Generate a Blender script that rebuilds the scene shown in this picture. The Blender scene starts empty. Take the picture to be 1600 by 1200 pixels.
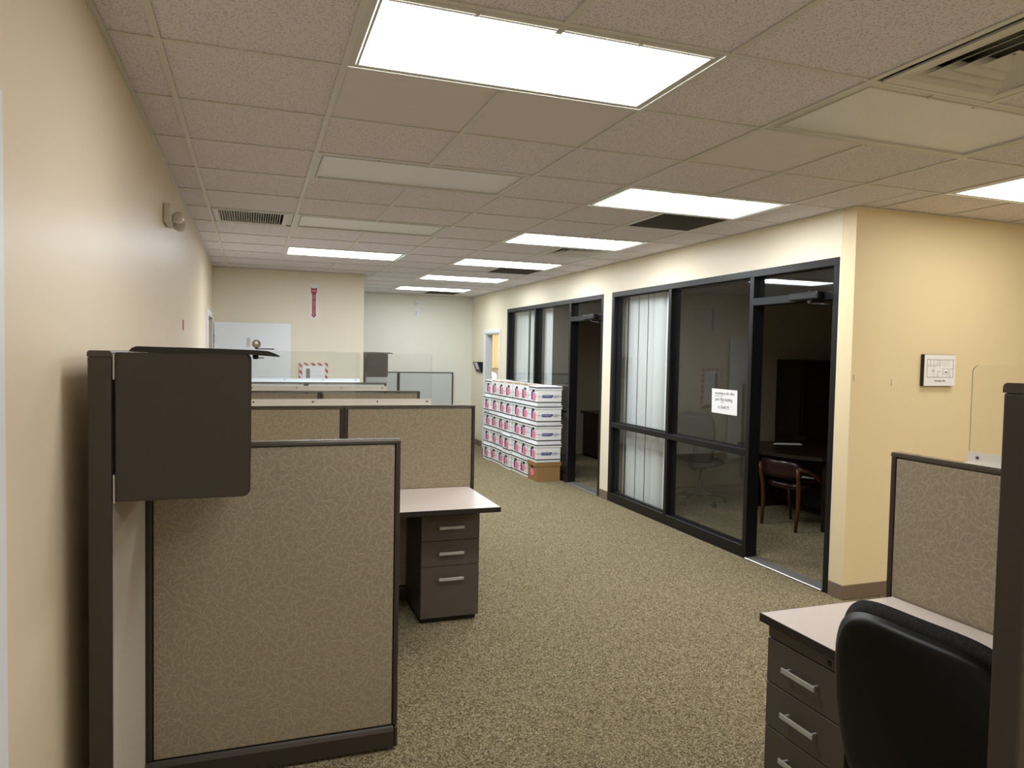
import bpy, bmesh, math, random
from mathutils import Vector, Matrix
random.seed(7)
C = bpy.context.scene.collection
sc = bpy.context.scene
H = 2.654            # ceiling height
T = 0.6096           # ceiling grid module (2 ft)
XL, XR = -0.17, 4.094
YF, YB, YN = 7.17, 10.10, 1.105   # far wall, recess back wall, near face of the right-hand wall
XS = 1.71            # recess corner

# ------------------------------------------------------------------ camera, world, exposure
def camera():
    f, y, p, r = 1135.784, 0.343219, -0.040565, 0.019408
    cy, sy = math.cos(y), math.sin(y)
    fw = Vector((sy*math.cos(p), cy*math.cos(p), math.sin(p)))
    rt = Vector((cy, -sy, 0)); up = rt.cross(fw)
    r2 = math.cos(r)*rt + math.sin(r)*up
    u2 = -math.sin(r)*rt + math.cos(r)*up
    cam = bpy.data.cameras.new('camera'); o = bpy.data.objects.new('camera', cam); C.objects.link(o)
    m = Matrix((( r2.x, u2.x, -fw.x, 0.303714), (r2.y, u2.y, -fw.y, -2.732445), (r2.z, u2.z, -fw.z, 1.626511), (0, 0, 0, 1)))
    o.matrix_world = m
    cam.sensor_width = 36; cam.lens = 36*f/1600; cam.clip_start = 0.02; cam.clip_end = 80
    sc.camera = o
camera()
w = bpy.data.worlds.new('world'); sc.world = w; w.use_nodes = True
w.node_tree.nodes['Background'].inputs[0].default_value = (.02, .022, .025, 1)
w.node_tree.nodes['Background'].inputs[1].default_value = 0.3
sc.view_settings.view_transform = 'Standard'; sc.view_settings.look = 'None'
sc.view_settings.exposure = 0.0; sc.view_settings.gamma = 1.0
sc.view_settings.use_curve_mapping = False
LAMP = 19.0
LIT = {  # lit 2x4 fixtures: grid cell -> (strength factor, colour)
    (1, -1): (.80, (.94, .97, 1.0)), (4, 2): (1.12, (.95, .98, 1.0)), (4, 5): (1.15, (.95, .98, 1.0)),
    (4, 8): (1.1, (.95, .98, 1.0)), (4, 11): (.95, (.94, .99, 1.0)), (4, 14): (.7, (.93, 1.0, 1.0)),
    (1, 8): (1.2, (.84, .94, 1.06)), (7, 0): (.40, (1, .96, .86)),
    (1, -7): (.7, (.98, .97, .95)), (7, -6): (1.0, (1, .96, .9)), (7, -3): (1.0, (1, .96, .9)), (4, -6): (.9, (.98, .97, .95))}  # out of view; the last two are added as fill for the walls
OFF = [(1, 2), (1, 5), (4, -1)]

# ------------------------------------------------------------------ materials
def lin(c):
    if isinstance(c, str): c = [int(c[i:i+2], 16)/255 for i in (0, 2, 4)]
    return tuple((v/12.92 if v <= .04045 else ((v+.055)/1.055)**2.4) for v in c[:3]) + (1,)
class NT:
    def __init__(s, name):
        s.m = bpy.data.materials.new(name); s.m.use_nodes = True; s.t = s.m.node_tree
        s.b = s.t.nodes.get('Principled BSDF'); s.out = s.t.nodes.get('Material Output')
    def n(s, kind, **kw):
        nd = s.t.nodes.new(kind)
        for k, v in kw.items(): setattr(nd, k, v)
        return nd
    def l(s, a, b): s.t.links.new(a, b)
    def math(s, op, a, b=None, c=None):
        nd = s.n('ShaderNodeMath', operation=op)
        for i, v in enumerate((a, b, c)):
            if v is None: continue
            if isinstance(v, (int, float)): nd.inputs[i].default_value = v
            else: s.l(v, nd.inputs[i])
        return nd.outputs[0]
    def mix(s, fac, a, b):
        nd = s.n('ShaderNodeMix', data_type='RGBA')
        for i, v in ((0, fac), (6, a), (7, b)):
            if isinstance(v, (int, float, tuple)): nd.inputs[i].default_value = v
            else: s.l(v, nd.inputs[i])
        return nd.outputs[2]
    def bump(s, h, strength, dist=.002):
        nd = s.n('ShaderNodeBump'); nd.inputs['Strength'].default_value = strength; nd.inputs['Distance'].default_value = dist
        s.l(h, nd.inputs['Height']); s.l(nd.outputs[0], s.b.inputs['Normal'])
    def noise(s, vec, scale, detail=3):
        nd = s.n('ShaderNodeTexNoise'); nd.inputs['Scale'].default_value = scale; nd.inputs['Detail'].default_value = detail
        if vec is not None: s.l(vec, nd.inputs['Vector'])
        return nd.outputs[0]
M = {}
def plain(name, col, rough=.5, metal=0, spec=.5, var=.06, nscale=14, bump=0, bscale=400):
    t = NT(name); g = t.n('ShaderNodeNewGeometry').outputs['Position']
    c = lin(col); nz = t.noise(g, nscale)
    a = tuple(min(1, v*(1-var)) for v in c[:3])+(1,); b = tuple(min(1, v*(1+var)) for v in c[:3])+(1,)
    t.l(t.mix(nz, a, b), t.b.inputs['Base Color'])
    t.b.inputs['Roughness'].default_value = rough; t.b.inputs['Metallic'].default_value = metal
    t.b.inputs['Specular IOR Level'].default_value = spec
    if bump: t.bump(t.noise(g, bscale, 2), bump)
    M[name] = t.m; return t.m
plain('wall_paint', 'EFE5CE', .42, spec=.45, var=.02, nscale=3, bump=.12, bscale=260)
plain('wall_paint_warm', 'ECDAB2', .5, spec=.4, var=.02, nscale=3, bump=.12, bscale=260)
plain('wall_paint_left', 'E6D4B8', .40, spec=.5, var=.02, nscale=3, bump=.10, bscale=260)
plain('office_paint_dimmed', 'A59A84', .6, spec=.3, var=.02, nscale=3, bump=.1, bscale=260)  # assumed taupe, set darker so the unlit offices read dim
plain('wall_paint_white', 'E6E4DA', .5, spec=.4, var=.02, nscale=3, bump=.1, bscale=260)
plain('white_trim', 'E8EAEC', .4, var=.02)
plain('white_metal', 'D2D0C8', .4, var=.03)
plain('tee_paint', 'DAD8D0', .45, var=.04)
plain('plenum', '3A3836', .9)
plain('graphite', '3B342E', .45, var=.05, nscale=30, bump=.15, bscale=900)
plain('graphite_drawer', '544B43', .5, var=.04, nscale=30, bump=.2, bscale=900)
plain('dark_stile', '3C332C', .42, var=.05)
plain('cap_trim', '4A4239', .18, var=.05)
plain('black_plastic', '0D0D0D', .38, var=.1)
plain('black_shell', '050505', .42, spec=.25, var=.1, bump=.15, bscale=700)
plain('black_frame', '101013', .38, metal=0, spec=.35, var=.08)
plain('rail_metal', 'EAE5DA', .4, metal=0, var=.03)
plain('rail_white', 'E9F2F8', .4, var=.03)
plain('silver', 'CFCDC9', .34, metal=.5, var=.04)
plain('chrome', '8C8A86', .25, metal=1, var=.02)
plain('worktop', 'E6D8D0', .33, spec=.5, var=.03, nscale=60)
plain('edge_band', '2A2522', .4)
plain('cove_base', '7A6858', .5, var=.04)
plain('threshold', 'BDBBB6', .32, metal=.7, var=.04)
plain('blind', 'EEF1F2', .55, var=.03)
plain('paper', 'F2F2F2', .7, var=.01)
plain('box_white', 'F6F8FA', .6, var=.02)
plain('box_side', 'F0F0EE', .65, var=.03)
plain('box_brown', '9C7648', .7, var=.05)
plain('box_inside', 'A77F4E', .8, var=.05)
plain('navy', '16267C', .5)
plain('ink_grey', '55565C', .6)
plain('logo_grey', 'B9BCC2', .55)
plain('pink', 'F58AA2', .6, var=.05)
plain('ink', '202026', .6)
plain('hole', '050505', .8)
plain('red', 'B4182C', .45)
plain('walnut', '21140D', .3, spec=.5, var=.3, nscale=9)
plain('wood_leg', '553317', .35, var=.2, nscale=20)
plain('burgundy', '25070A', .28, spec=.55, var=.15, nscale=25)
plain('grey_plastic', '6B6A66', .5)
plain('grey_cloth', '3C3C38', .8)
plain('lamp_plastic', 'CFC9BA', .35)
plain('red_poster', '8C1E22', .5)
plain('cupboard_white', 'F4F6F8', .45, var=.02)
plain('grille_dark', '5B564F', .55, var=.06, nscale=300)

def lines_fabric(name, base, thread, amount=1.0):
    """woven panel cloth with short curved threads scattered over it, in metres through the UV map"""
    t = NT(name); uv = t.n('ShaderNodeTexCoord').outputs['UV']
    tot = None
    for k, (sc_, off) in enumerate(((26, 0), (31, 3.3), (37, 7.7), (29, 11.1))):
        mp = t.n('ShaderNodeMapping'); mp.inputs['Location'].default_value = (off, off*.7, 0); t.l(uv, mp.inputs['Vector'])
        vo = t.n('ShaderNodeTexVoronoi', voronoi_dimensions='2D'); vo.inputs['Scale'].default_value = sc_
        t.l(mp.outputs[0], vo.inputs['Vector'])
        sub = t.n('ShaderNodeVectorMath', operation='SUBTRACT'); t.l(mp.outputs[0], sub.inputs[0]); t.l(vo.outputs['Position'], sub.inputs[1])
        sx = t.n('ShaderNodeSeparateXYZ'); t.l(sub.outputs[0], sx.inputs[0])
        cs = t.n('ShaderNodeSeparateColor'); t.l(vo.outputs['Color'], cs.inputs[0])
        a = t.math('MULTIPLY', cs.outputs[0], 6.283); ca = t.math('COSINE', a); sa = t.math('SINE', a)
        X = t.math('ADD', t.math('MULTIPLY', sx.outputs[0], ca), t.math('MULTIPLY', sx.outputs[1], sa))
        Y = t.math('SUBTRACT', t.math('MULTIPLY', sx.outputs[1], ca), t.math('MULTIPLY', sx.outputs[0], sa))
        Y = t.math('ADD', Y, t.math('MULTIPLY', t.math('MULTIPLY', X, X), 6.0))
        d = t.math('ABSOLUTE', Y)
        line = t.math('SUBTRACT', 1.0, t.math('DIVIDE', d, .00115)); line = t.math('MAXIMUM', line, 0.0)
        ln = t.math('LESS_THAN', t.math('ABSOLUTE', X), .024)
        v = t.math('MULTIPLY', line, ln)
        tot = v if tot is None else t.math('MAXIMUM', tot, v)
    n1 = t.noise(uv, 900, 2); n2 = t.noise(uv, 6, 3)
    b = lin(base)
    bc = t.mix(n1, tuple(v*.82 for v in b[:3])+(1,), tuple(min(1, v*1.18) for v in b[:3])+(1,))
    bc = t.mix(t.math('MULTIPLY', n2, .25), bc, tuple(v*.9 for v in b[:3])+(1,))
    col = t.mix(t.math('MULTIPLY', tot, amount), bc, lin(thread))
    t.l(col, t.b.inputs['Base Color']); t.b.inputs['Roughness'].default_value = .9; t.b.inputs['Specular IOR Level'].default_value = .15
    t.bump(n1, .25, .001); M[name] = t.m
lines_fabric('fabric', '9A8E79', 'C6B898', .8)
lines_fabric('fabric_lit', 'BDB4A6', 'D0C8B6', .6)  # fabric copy lightened for the tall panel's strongly lit face
lines_fabric('fabric_grey', 'C4C8C5', 'CACECA', .3)
lines_fabric('chair_cloth', '2C2B2C', '3E3D40', .6)

def tile_mat():
    t = NT('ceiling_tile'); g = t.n('ShaderNodeNewGeometry').outputs['Position']
    tot = None
    for k, (s_, off) in enumerate(((62, 0), (80, 5.1))):
        mp = t.n('ShaderNodeMapping'); mp.inputs['Location'].default_value = (off, off*.6, 0); t.l(g, mp.inputs['Vector'])
        vo = t.n('ShaderNodeTexVoronoi', voronoi_dimensions='2D'); vo.inputs['Scale'].default_value = s_; t.l(mp.outputs[0], vo.inputs['Vector'])
        sub = t.n('ShaderNodeVectorMath', operation='SUBTRACT'); t.l(mp.outputs[0], sub.inputs[0]); t.l(vo.outputs['Position'], sub.inputs[1])
        sx = t.n('ShaderNodeSeparateXYZ'); t.l(sub.outputs[0], sx.inputs[0])
        cs = t.n('ShaderNodeSeparateColor'); t.l(vo.outputs['Color'], cs.inputs[0])
        a = t.math('MULTIPLY', cs.outputs[0], 6.283); ca = t.math('COSINE', a); sa = t.math('SINE', a)
        X = t.math('ADD', t.math('MULTIPLY', sx.outputs[0], ca), t.math('MULTIPLY', sx.outputs[1], sa))
        Y = t.math('SUBTRACT', t.math('MULTIPLY', sx.outputs[1], ca), t.math('MULTIPLY', sx.outputs[0], sa))
        Y = t.math('ADD', Y, t.math('MULTIPLY', t.math('MULTIPLY', X, X), 50.0))
        ln = t.math('MULTIPLY', t.math('LESS_THAN', t.math('ABSOLUTE', Y), .0008),
                    t.math('LESS_THAN', t.math('ABSOLUTE', X), t.math('MULTIPLY', t.math('SUBTRACT', cs.outputs[1], .35), .011)))
        tot = ln if tot is None else t.math('MAXIMUM', tot, ln)
    n1 = t.noise(g, 420, 2)
    pit = t.math('MULTIPLY', t.math('GREATER_THAN', n1, .64), .35)
    dark = t.math('MAXIMUM', tot, pit)
    base = t.mix(t.noise(g, 1.3, 2), lin('EDE7EB'), lin('E7E2E7'))
    t.l(t.mix(dark, base, lin('958B87')), t.b.inputs['Base Color'])
    t.b.inputs['Roughness'].default_value = .95; t.b.inputs['Specular IOR Level'].default_value = .1
    t.bump(t.math('SUBTRACT', 1.0, dark), .3, .002); M['ceiling_tile'] = t.m
tile_mat()
def smooth_tile():
    plain('smooth_tile', 'E6E0E2', .9, spec=.1, var=.03, bump=.2, bscale=300)
smooth_tile()
def carpet_mat():
    t = NT('carpet'); g = t.n('ShaderNodeNewGeometry').outputs['Position']
    vo = t.n('ShaderNodeTexVoronoi', voronoi_dimensions='2D'); vo.inputs['Scale'].default_value = 185; t.l(g, vo.inputs['Vector'])
    cs = t.n('ShaderNodeSeparateColor'); t.l(vo.outputs['Color'], cs.inputs[0])
    r = t.n('ShaderNodeValToRGB'); r.color_ramp.interpolation = 'CONSTANT'
    e = r.color_ramp.elements
    e[0].position = 0; e[0].color = lin('463D2A'); e[1].position = .16; e[1].color = lin('70644A')
    for p, c in ((.38, '8B7F63'), (.62, 'A09474'), (.8, '655B48'), (.9, 'B4A888')):
        x = e.new(p); x.color = lin(c)
    t.l(cs.outputs[0], r.inputs[0])
    vo2 = t.n('ShaderNodeTexVoronoi', voronoi_dimensions='2D'); vo2.inputs['Scale'].default_value = 70; t.l(g, vo2.inputs['Vector'])
    c2 = t.n('ShaderNodeSeparateColor'); t.l(vo2.outputs['Color'], c2.inputs[0])
    m1 = t.mix(t.math('MULTIPLY', c2.outputs[1], .22), r.outputs[0], lin('5A513E'))
    m2 = t.mix(t.math('MULTIPLY', t.noise(g, .9, 3), .3), m1, lin('7A6F57'))
    t.l(m2, t.b.inputs['Base Color']); t.b.inputs['Roughness'].default_value = .95; t.b.inputs['Specular IOR Level'].default_value = .1
    inv = t.math('SUBTRACT', 1.0, t.math('MULTIPLY', vo.outputs['Distance'], 100.0))
    t.bump(cs.outputs[1], .5, .003); M['carpet'] = t.m
carpet_mat()
def glass_mat(name, tint, haze=0.0, edge=None):
    t = NT(name); t.t.nodes.remove(t.b)
    lw = t.n('ShaderNodeLayerWeight'); lw.inputs[0].default_value = .5
    f = t.math('ADD', t.math('MULTIPLY', t.math('POWER', lw.outputs['Facing'], 5.0), .94), .038)
    tr = t.n('ShaderNodeBsdfTransparent'); tr.inputs[0].default_value = tint
    gl = t.n('ShaderNodeBsdfGlossy'); gl.inputs['Roughness'].default_value = .0
    mx = t.n('ShaderNodeMixShader'); t.l(f, mx.inputs[0]); t.l(tr.outputs[0], mx.inputs[1]); t.l(gl.outputs[0], mx.inputs[2])
    res = mx.outputs[0]
    if haze:
        df = t.n('ShaderNodeBsdfDiffuse'); df.inputs[0].default_value = (.8, .84, .84, 1)
        m2 = t.n('ShaderNodeMixShader')
        n1 = t.noise(t.n('ShaderNodeNewGeometry').outputs['Position'], 3)
        t.l(t.math('MULTIPLY', n1, haze*2), m2.inputs[0]); t.l(res, m2.inputs[1]); t.l(df.outputs[0], m2.inputs[2]); res = m2.outputs[0]
    t.l(res, t.out.inputs['Surface']); M[name] = t.m
glass_mat('glass', (.955, .965, .965, 1), .004)
glass_mat('acrylic', (.985, .99, .99, 1), .006)
plain('acrylic_edge', 'AEB3AC', .3)
def lens_mats():
    for k, (s, c) in LIT.items():
        t = NT('lit_lens_%d_%d' % k); t.t.nodes.remove(t.b)
        e = t.n('ShaderNodeEmission'); e.inputs[0].default_value = tuple(c)+(1,); e.inputs[1].default_value = LAMP*s
        t.l(e.outputs[0], t.out.inputs['Surface']); M['lens', k] = t.m
    t = NT('prismatic_lens'); g = t.n('ShaderNodeNewGeometry').outputs['Position']
    sp = t.n('ShaderNodeSeparateXYZ'); t.l(g, sp.inputs[0])
    a = t.math('SINE', t.math('MULTIPLY', sp.outputs[0], 700)); b = t.math('SINE', t.math('MULTIPLY', sp.outputs[1], 700))
    h = t.math('MULTIPLY', a, b)
    t.l(t.mix(t.math('MULTIPLY_ADD', h, .2, .5), lin('E4E4E6'), lin('F8F8FA')), t.b.inputs['Base Color'])
    t.b.inputs['Roughness'].default_value = .3; t.bump(h, .3, .002); M['lens_off'] = t.m
    t = NT('warm_stripe'); g = t.n('ShaderNodeNewGeometry').outputs['Position']
    sp = t.n('ShaderNodeSeparateXYZ'); t.l(g, sp.inputs[0])
    v = t.math('FRACT', t.math('MULTIPLY', t.math('ADD', sp.outputs[0], sp.outputs[2]), 11.5))
    t.l(t.mix(t.math('GREATER_THAN', v, .5), lin('E6E2DC'), lin('B02A34')), t.b.inputs['Base Color'])
    M['stripe'] = t.m
lens_mats()

# ------------------------------------------------------------------ mesh helpers
def box(bm, x0, x1, y0, y1, z0, z1, mi=0, bev=0, seg=1):
    if x0 > x1: x0, x1 = x1, x0
    if y0 > y1: y0, y1 = y1, y0
    if z0 > z1: z0, z1 = z1, z0
    b = bmesh.new() if bev else bm
    v = [b.verts.new((x, y, z)) for x in (x0, x1) for y in (y0, y1) for z in (z0, z1)]
    for q in ((0, 1, 3, 2), (4, 6, 7, 5), (0, 4, 5, 1), (2, 3, 7, 6), (0, 2, 6, 4), (1, 5, 7, 3)):
        f = b.faces.new([v[i] for i in q]); f.material_index = mi
    if bev:
        bmesh.ops.bevel(b, geom=list(b.edges), offset=bev, segments=seg, affect='EDGES', profile=.5)
        for f in b.faces: f.material_index = mi
        merge(bm, b)
    return bm
def merge(bm, b):
    me = bpy.data.meshes.new('tmp'); b.to_mesh(me); bm.from_mesh(me); bpy.data.meshes.remove(me); b.free()
def prism(bm, pts, axis, a0, a1, mi=0):
    """extrude a 2D outline along an axis: axis 'x' takes (y,z), 'y' takes (x,z), 'z' takes (x,y)"""
    def P(p, a): return {'x': (a, p[0], p[1]), 'y': (p[0], a, p[1]), 'z': (p[0], p[1], a)}[axis]
    lo = [bm.verts.new(P(p, a0)) for p in pts]; hi = [bm.verts.new(P(p, a1)) for p in pts]
    n = len(pts); fs = [bm.faces.new(lo), bm.faces.new(hi[::-1])]
    for i in range(n): fs.append(bm.faces.new((lo[i], hi[i], hi[(i+1) % n], lo[(i+1) % n])))
    for f in fs: f.material_index = mi
    bmesh.ops.recalc_face_normals(bm, faces=fs); return bm
def rrect(x0, x1, z0, z1, r, n=5, corners=(1, 1, 1, 1)):
    pts = []
    for (cx, cz, a0, on, px, pz) in ((x1-r, z1-r, 0, corners[0], x1, z1), (x0+r, z1-r, 90, corners[1], x0, z1),
                                     (x0+r, z0+r, 180, corners[2], x0, z0), (x1-r, z0+r, 270, corners[3], x1, z0)):
        if on:
            for i in range(n+1):
                a = math.radians(a0 + 90*i/n); pts.append((cx+r*math.cos(a), cz+r*math.sin(a)))
        else: pts.append((px, pz))
    return pts
def cyl(bm, p, q, r0, r1=None, n=14, mi=0, caps=True):
    p, q = Vector(p), Vector(q); r1 = r0 if r1 is None else r1
    d = (q-p).normalized(); a = d.orthogonal().normalized(); b = d.cross(a)
    R0 = [bm.verts.new(p + r0*(math.cos(t)*a + math.sin(t)*b)) for t in [2*math.pi*i/n for i in range(n)]]
    R1 = [bm.verts.new(q + r1*(math.cos(t)*a + math.sin(t)*b)) for t in [2*math.pi*i/n for i in range(n)]]
    fs = [bm.faces.new((R0[i], R0[(i+1) % n], R1[(i+1) % n], R1[i])) for i in range(n)]
    for f in fs: f.smooth = True
    if caps: fs += [bm.faces.new(R0[::-1]), bm.faces.new(R1)]
    for f in fs: f.material_index = mi
    return bm
def tube(bm, pts, radii, n=10, mi=0):
    pts = [Vector(p) for p in pts]; rings = []
    a = None
    for i, p in enumerate(pts):
        d = (pts[min(i+1, len(pts)-1)] - pts[max(i-1, 0)]).normalized()
        a = d.orthogonal().normalized() if a is None else (a - a.dot(d)*d).normalized()
        b = d.cross(a); r = radii[i] if isinstance(radii, (list, tuple)) else radii
        rings.append([bm.verts.new(p + r*(math.cos(t)*a + math.sin(t)*b)) for t in [2*math.pi*k/n for k in range(n)]])
    for A, B in zip(rings, rings[1:]):
        for k in range(n):
            f = bm.faces.new((A[k], A[(k+1) % n], B[(k+1) % n], B[k])); f.smooth = True; f.material_index = mi
    for f in (bm.faces.new(rings[0][::-1]), bm.faces.new(rings[-1])): f.material_index = mi
    return bm
def lathe(bm, prof, c=(0, 0, 0), axis='z', n=20, mi=0):
    """spin (radius, height) round an axis through c"""
    rings = []
    for r, h in prof:
        ring = []
        for i in range(n):
            t = 2*math.pi*i/n; u, v = r*math.cos(t), r*math.sin(t)
            p = {'z': (u, v, h), 'x': (h, u, v), 'y': (u, h, v)}[axis]
            ring.append(bm.verts.new((c[0]+p[0], c[1]+p[1], c[2]+p[2])))
        rings.append(ring)
    fs = []
    for A, B in zip(rings, rings[1:]):
        for k in range(n): fs.append(bm.faces.new((A[k], A[(k+1) % n], B[(k+1) % n], B[k])))
    fs += [bm.faces.new(rings[0][::-1]), bm.faces.new(rings[-1])]
    for f in fs: f.smooth = True; f.material_index = mi
    bmesh.ops.recalc_face_normals(bm, faces=fs); return bm
def cushion(bm, w, h, front, back, e=3.2, n=18, shape=None, curve=None, mi=0, pw=4):
    """superellipse pad in the yz plane: front bulges to +x by front, back to -x by back"""
    F, B = {}, {}
    def pt(i, j):
        u, v = 2*i/n-1, 2*j/n-1
        m = max(abs(u), abs(v)); L = (abs(u)**e + abs(v)**e)**(1/e)
        s = m/L if L > 1e-9 else 1
        return u*s, v*s, m
    for i in range(n+1):
        for j in range(n+1):
            u, v, m = pt(i, j)
            k = (max(0, 1-m**pw))**.5
            y, z = u*w/2, v*h/2
            if shape: y *= shape(v)
            x = curve(y, z) if curve else 0
            F[i, j] = bm.verts.new((x+front*k, y, z))
            B[i, j] = F[i, j] if m > .999 else bm.verts.new((x-back*k, y, z))
    fs = []
    for i in range(n):
        for j in range(n):
            fs.append(bm.faces.new((F[i, j], F[i+1, j], F[i+1, j+1], F[i, j+1])))
            fs.append(bm.faces.new((B[i, j], B[i, j+1], B[i+1, j+1], B[i+1, j])))
    for f in fs: f.smooth = True; f.material_index = mi
    bmesh.ops.recalc_face_normals(bm, faces=fs); return bm

ROOT = {}
def root_of(o):
    while o.parent: o = o.parent
    return o
def obj(name, bm, mats, parent=None, local=False, kind=None, mesh=None):
    """link one mesh object; world-space geometry is moved into the frame of its thing"""
    if mesh is None:
        if parent is not None and not local:
            L = Vector(ROOT.get(root_of(parent).name, (0, 0, 0)))
            bmesh.ops.translate(bm, verts=list(bm.verts), vec=-L)
        uvl = bm.loops.layers.uv.new('UVMap')
        bm.normal_update()
        for f in bm.faces:
            n = f.normal; ax = max(range(3), key=lambda i: abs(n[i]))
            a, b = ((1, 2), (0, 2), (0, 1))[ax]
            for l in f.loops: l[uvl].uv = (l.vert.co[a], l.vert.co[b])
        mesh = bpy.data.meshes.new(name); bm.to_mesh(mesh); bm.free()
        for m in (mats if isinstance(mats, (list, tuple)) else [mats]):
            mesh.materials.append(M[m] if not isinstance(m, bpy.types.Material) else m)
    o = bpy.data.objects.new(name, mesh); C.objects.link(o)
    if parent is not None: o.parent = parent
    if kind: o['kind'] = kind
    return o
def b_(*a, **k): return box(bmesh.new(), *a, **k)
def tag(o, label, cat, group=None):
    o['label'] = label; o['category'] = cat
    if group: o['group'] = group
    return o
def thing(name, label, cat, loc=(0, 0, 0), rz=0, group=None):
    o = bpy.data.objects.new(name, None); C.objects.link(o); o.empty_display_size = .1
    o.location = loc; o.rotation_euler = (0, 0, rz); ROOT[o.name] = loc
    return tag(o, label, cat, group)
def setting(name, label=None):
    o = bpy.data.objects.new(name, None); C.objects.link(o); o.empty_display_size = .1
    ROOT[o.name] = (0, 0, 0); o['kind'] = 'structure'
    if label: o['label'] = label
    return o
def dup(root, loc, rz, label=None, group=None):
    r = root.copy(); C.objects.link(r); r.location = loc; r.rotation_euler = (0, 0, rz); ROOT[r.name] = loc
    if label: r['label'] = label
    if group: r['group'] = group
    for ch in list(root.children):
        c = ch.copy(); C.objects.link(c); c.parent = r
        for g in ch.children:
            d = g.copy(); C.objects.link(d); d.parent = c
    return r
def text(name, body, size, loc, rot, mat, parent, align='CENTER', space=1.0, shear=0, width=1.0):
    cu = bpy.data.curves.new(name, 'FONT'); cu.body = body; cu.size = size; cu.align_x = align; cu.align_y = 'CENTER'
    cu.extrude = .0003; cu.space_line = space; cu.shear = shear; cu.resolution_u = 2
    cu.materials.append(M[mat])
    tmp = bpy.data.objects.new(name, cu); me = bpy.data.meshes.new_from_object(tmp); me.materials.clear(); me.materials.append(M[mat])
    bpy.data.objects.remove(tmp); bpy.data.curves.remove(cu)
    o = bpy.data.objects.new(name, me); C.objects.link(o)
    L = Vector(ROOT.get(root_of(parent).name, (0, 0, 0)))
    o.location = Vector(loc)-L; o.rotation_euler = rot; o.parent = parent; o.scale = (width, 1, 1)
    return o
R90 = math.pi/2

# ------------------------------------------------------------------ floor and walls
XE, YS = 7.0, -4.95      # far right wall and wall behind the camera
YO = 15.0                # depth of the lit room beyond the white door frame
XO = 9.2                 # back of the offices
obj('floor', b_(XL-.2, XO+.2, YS-.2, YO+.2, -.12, 0), 'carpet', kind='structure')
bm = bmesh.new()
DL0, DL1, DLH = 5.96, 6.88, 2.0       # doorway in the left wall
for y0, y1, z0, z1 in ((YS, -2.0, 0, H), (-2.0, -1.106, 2.06, H), (-1.106, DL0, 0, H), (DL0, DL1, DLH, H), (DL1, YF+.1, 0, H)):
    box(bm, XL-.12, XL, y0, y1, z0, z1+.14)
obj('wall_left', bm, 'wall_paint_left', kind='structure')
obj('wall_far', b_(XL, XS, YF, YF+.1, 0, H+.14), 'wall_paint', kind='structure')
obj('wall_recess_side', b_(XS-.1, XS, YF+.1, YB, 0, H+.14), 'wall_paint_white', kind='structure')
obj('wall_recess', b_(XS-.1, XR+.12, YB, YB+.12, 0, H+.14), 'wall_paint_white', kind='structure')
obj('wall_right', b_(XR, XE+.1, YN, YN+.12, 0, H+.14), 'wall_paint_warm', kind='structure')
obj('wall_side', b_(XE, XE+.1, YS, YN, 0, H+.14), 'wall_paint_warm', kind='structure')
obj('wall_back', b_(XL-.12, XE+.1, YS-.1, YS, 0, H+.14), 'wall_paint', kind='structure')
W1, W2 = (1.24, 4.59), (4.80, 8.15)   # the two glazed office fronts
WT = 2.34
D30, D31, D3H = 8.50, 9.29, 1.98      # white doorway
bm = bmesh.new()
XI = XR+.116
for y0, y1, z0, z1 in ((YN+.121, W1[0], 0, H), (W1[0], W1[1], WT, H), (W1[1], W2[0], 0, H), (W2[0], W2[1], WT, H),
                       (W2[1], D30, 0, H), (D30, D31, D3H, H), (D31, YB, 0, H)):
    box(bm, XR, XI, y0, y1, z0, z1+.14)
obj('wall_storefront', bm, 'wall_paint', kind='structure')
obj('wall_office_divider', b_(XI, XO, 4.64, 4.76, 0, H+.1), 'office_paint_dimmed', kind='structure')
obj('wall_office_end', b_(XI, XO, 8.24, 8.38, 0, H+.1), 'office_paint_dimmed', kind='structure')
obj('wall_office_back', b_(XO, XO+.1, YN, 8.38, 0, H+.1), 'office_paint_dimmed', kind='structure')
obj('wall_room_back', b_(6.12, 6.22, 8.38, YO, 0, H+.1), 'wall_paint_warm', kind='structure')
obj('wall_room_end', b_(XR, 6.22, YO, YO+.1, 0, H+.1), 'wall_paint_warm', kind='structure')
obj('wall_room_side', b_(XR, XI, YB+.12, YO, 0, H+.1), 'wall_paint_warm', kind='structure')
# a closet-like hall behind the left doorway so that the opening does not look into the void
obj('wall_hall', box(box(b_(XL-1.5, XL-1.42, 5.5, 7.3, 0, H), XL-1.42, XL-.12, 5.42, 5.5, 0, H), XL-1.42, XL-.12, 7.3, 7.38, 0, H), 'wall_paint_white', kind='structure')
def base(name, *bs):
    bm = bmesh.new()
    for b in bs: box(bm, *b, bev=.003)
    obj(name, bm, 'cove_base', kind='structure')
base('baseboard_right', (XR-.006, XE, YN-.007, YN, 0, .10), (XR-.007, XR, YN-.007, W1[0]-.004, 0, .10))
base('baseboard_storefront', (XR-.007, XR, W1[1]+.004, W2[0]-.004, 0, .10), (XR-.007, XR, W2[1]+.004, D30-.065, 0, .10), (XR-.007, XR, D31+.065, YB, 0, .10))
base('baseboard_recess', (XS+.006, XR-.008, YB-.007, YB, 0, .10), (XS, XS+.007, YF, YB-.008, 0, .10))
base('baseboard_far', (XL+.008, XS, YF-.007, YF, 0, .10))
base('baseboard_left', (XL, XL+.007, -1.04, DL0-.07, 0, .10))
base('baseboard_office', (XI, XO, 4.632, 4.64, 0, .10), (XO-.008, XO, YN+.13, 4.63, 0, .10))

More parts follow.
